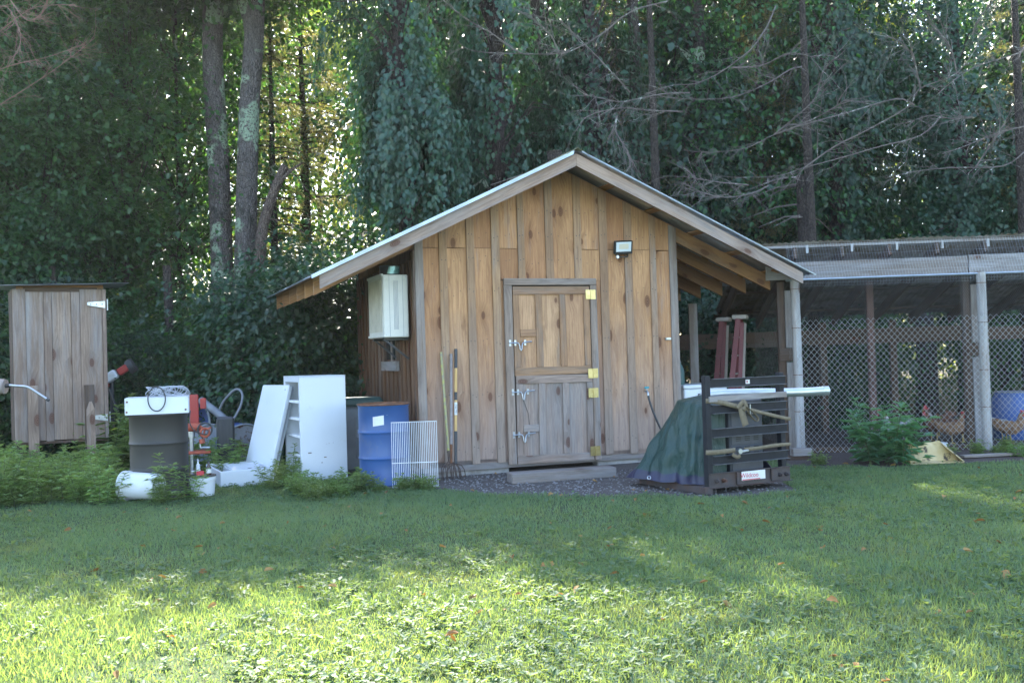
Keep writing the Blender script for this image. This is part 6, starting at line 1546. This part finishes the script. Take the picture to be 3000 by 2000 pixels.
# tall trees added so that their unseen crowns dapple the front lawn
def dappletree(label, px, d, zlo, zhi, crx, seed, n=34):
    b = bx(px, d); e = thing('dapple_tree', label, 'tree', b); r = np.random.default_rng(seed)
    MB().tube([(0, 0, 0), (.06, 0, zlo * .5), (0, .05, zhi)], [.17, .13, .04], 12).build('trunk', 'barkdark', e, None, True); lb = MB(); Pp = []; N = []; T = []
    for c in range(n):
        a = r.uniform(0, 6.28); q = crx * r.uniform(.15, 1) ** .5; z = r.uniform(zlo, zhi); cc = np.array([math.cos(a) * q, math.sin(a) * q, z]); lb.tube([(0, 0, z - .6), cc * .5 + np.array([0, 0, (z - .4) * .5]), cc], [.035, .022, .008], 5, False)
        m = 120; g = r.normal(0, 1, (m, 3)) * np.array([.42, .42, .25]); Pp.append(cc + g); N.append(np.tile([0, 0, 1.], (m, 1)) + r.normal(0, .5, (m, 3))); T.append(unit(g) + r.normal(0, .5, (m, 3)))
    Pp = np.concatenate(Pp); lb.build('branches', 'barkdark', e, None, True); link('crown', leaves('crown', Pp, np.concatenate(T), np.concatenate(N), .13, .09, r.uniform(0, 1, len(Pp)), 4), 'leaf', e)
dappletree('added tall tree behind the vines left of the ridge, crown unseen', 1290, 18.2, 9.4, 13.2, 2.2, 801)
dappletree('added tall tree behind the ridge with its crown out of sight', 1590, 18.0, 9.6, 13.6, 2.4, 802)
dappletree('added tall tree behind the right roof slope, crown unseen', 1880, 17.6, 9.2, 13.0, 2.3, 803)
# dead branches, sweeping grey
def dead(label, px, d, groups, mat, seed, r0=.02, tw=14, scale=1.0):
    b = Vector(bx(px, d)); e = thing('dead_tree', label, 'dead tree', b); r = np.random.default_rng(seed)
    MB().tube([(0, 0, 0), (.02, 0, 3.5), (0, 0, 7.8)], [.10, .08, .04], 10).build('trunk', 'barkdark', e, None, True)
    for pts, (d0, d1) in groups:
        P = [p - b for p in catmull([D(x, y, dd) for (x, y), dd in zip(pts, np.linspace(d0, d1, len(pts)))], 4)]
        n = len(P); m = MB(); m.tube(P, list(np.linspace(r0, r0 * .3, n)), 6, False)
        for k in range(tw):
            i = int(r.uniform(.08, .98) * (n - 1)); t = (P[min(i + 1, n - 1)] - P[max(i - 1, 0)]).normalized(); L = r.uniform(.15, .75) * scale
            dr = (t * r.uniform(.5, 1.1) + Vector(r.normal(0, .42, 3)) + Vector((0, 0, r.uniform(-.35, .25)))).normalized(); q = [P[i]]
            for s in range(5): dr = (dr + Vector(r.normal(0, .16, 3)) + Vector((0, 0, -.03))).normalized(); q.append(q[-1] + dr * L / 5)
            m.tube(q, list(np.linspace(r0 * .42, r0 * .12, 6)), 4, False)
            for s in range(3):
                j = int(r.integers(1, 5)); d2 = (dr + Vector(r.normal(0, .6, 3))).normalized(); m.tube([q[j], q[j] + d2 * L * .2, q[j] + d2 * L * .38 + Vector((0, 0, -.02))], [r0 * .22, r0 * .16, r0 * .09], 3, False)
        m.build('branch', mat, e, None, True)
def S2(pts): return [(2000 + x / 2.24, y / 2.24) for x, y in pts]
def S1(pts): return [(1000 + x / 2.352, y / 2.352) for x, y in pts]
dead('dead conifer with long grey branches sweeping left over the run roof', 2385, 15.9, [
    (S2([(1520, 690), (1400, 650), (1080, 740), (860, 800), (600, 885), (420, 970), (180, 1000), (0, 985)]), (15.7, 14.4)), (S2([(600, 885), (750, 760), (870, 640), (930, 450), (1050, 350)]), (14.8, 14.2)),
    (S2([(1700, 760), (1560, 890), (1300, 960), (1060, 1030), (800, 1100), (620, 1155), (380, 1165)]), (15.6, 14.2)), (S2([(620, 880), (900, 760), (1090, 640)]), (14.8, 14.3)),
    (S2([(800, 1100), (1000, 960), (1200, 860), (1480, 700), (1560, 580), (1800, 480), (1960, 270), (2060, 200)]), (14.6, 14.0)), (S2([(1560, 580), (1500, 350), (1380, 250)]), (14.4, 14.0)),
    (S2([(560, 1220), (450, 1270), (290, 1295), (150, 1270), (0, 1200)]), (14.9, 14.2)), (S2([(430, 1215), (200, 1190), (0, 1155)]), (14.8, 14.3))], 'deadtwig', 71, .0115, 26)
dead('dead conifer with upswept grey branches near the far end of the run', 3010, 15.9, [
    (S2([(2240, 1000), (2100, 1090), (1800, 1100), (1560, 1120), (1320, 1170)]), (15.6, 14.6)), (S2([(1920, 1100), (2080, 860), (2200, 650)]), (15.0, 14.6)), (S2([(2240, 300), (2200, 350), (1900, 450), (1690, 600)]), (15.4, 14.6)),
    (S2([(1900, 230), (1940, 130), (2040, 0), (2070, -80)]), (14.8, 14.5)), (S2([(1900, 770), (1780, 780), (1620, 760), (1500, 800)]), (15.2, 14.8)), (S2([(2240, 830), (2050, 880), (1850, 960), (1700, 1010)]), (15.2, 14.5)), (S2([(1800, 480), (1750, 300), (1650, 180), (1550, 110)]), (15.0, 14.6))], 'deadtwig', 72, .011, 26)
dead('dead tree with pale lichened branches crossing above the roof ridge', 1935, 16.2, [
    (S2([(610, 40), (560, 160), (470, 300), (380, 380), (240, 480), (80, 550), (-60, 560), (-250, 620)]), (15.8, 14.6)), (S2([(320, 445), (520, 430), (700, 350), (870, 380)]), (15.0, 14.4)), (S2([(780, 440), (700, 460), (560, 545), (320, 640), (0, 650), (-200, 620)]), (15.6, 14.4)),
    (S1([(2250, 10), (2000, 80), (1800, 230), (1650, 320), (1500, 370), (1200, 370), (900, 350), (780, 265)]), (15.6, 14.6)), (S1([(1990, 640), (1900, 540), (1770, 400), (1580, 210), (1370, 5), (1300, -60)]), (15.2, 14.4)), (S1([(1320, 375), (1220, 360), (1050, 240), (860, 130), (710, 5), (650, -60)]), (15.0, 14.3)),
    (S1([(2400, 640), (2200, 650), (1950, 700), (1850, 690), (1665, 650)]), (15.2, 14.4)), (S1([(2352, 770), (2100, 760), (1920, 745), (1700, 800), (1620, 900)]), (15.2, 14.5)), (S1([(1900, 800), (1890, 900), (1960, 1020), (2010, 1120)]), (14.9, 14.6)), (S1([(1500, 370), (1440, 240), (1330, 140), (1290, 60)]), (14.9, 14.6))], 'deadtwig', 73, .012, 24)
dead('brown dead twiggy tree above the cupboard', -60, 14.6, [
    ([(-40, 330), (60, 270), (180, 190), (280, 110)], (14.6, 14.0)), ([(-30, 120), (40, 60), (110, 20), (220, 15)], (14.6, 14.0)), ([(-30, 40), (20, 20), (60, 100), (50, 160)], (14.4, 14.0)), ([(-40, 220), (40, 190), (130, 170), (250, 130)], (14.5, 13.9)), ([(30, 0), (80, 60), (130, 30), (140, -20)], (14.4, 14.0))], 'browntwig', 74, .009, 26, .9)

# ------------------------------------------------------------------ thin haze volume added to give the dark wood a milky glow
def haze():
    me = MB().box((0, 42, 11.5), (120, 110, 25)).build('haze', None)
    m = bpy.data.materials.new('veil_haze'); m.use_nodes = True; t = m.node_tree; t.nodes.clear()
    o = t.nodes.new('ShaderNodeOutputMaterial'); pv = t.nodes.new('ShaderNodeVolumePrincipled')
    pv.inputs['Color'].default_value = (0.92, 0.95, 1.0, 1); pv.inputs['Density'].default_value = 0.0003; pv.inputs['Anisotropy'].default_value = 0.35
    t.links.new(pv.outputs[0], o.inputs['Volume']); me.data.materials.append(m)
    tag(me, 'thin haze added over yard and wood for a milky glow', 'haze', kind='stuff')
haze()
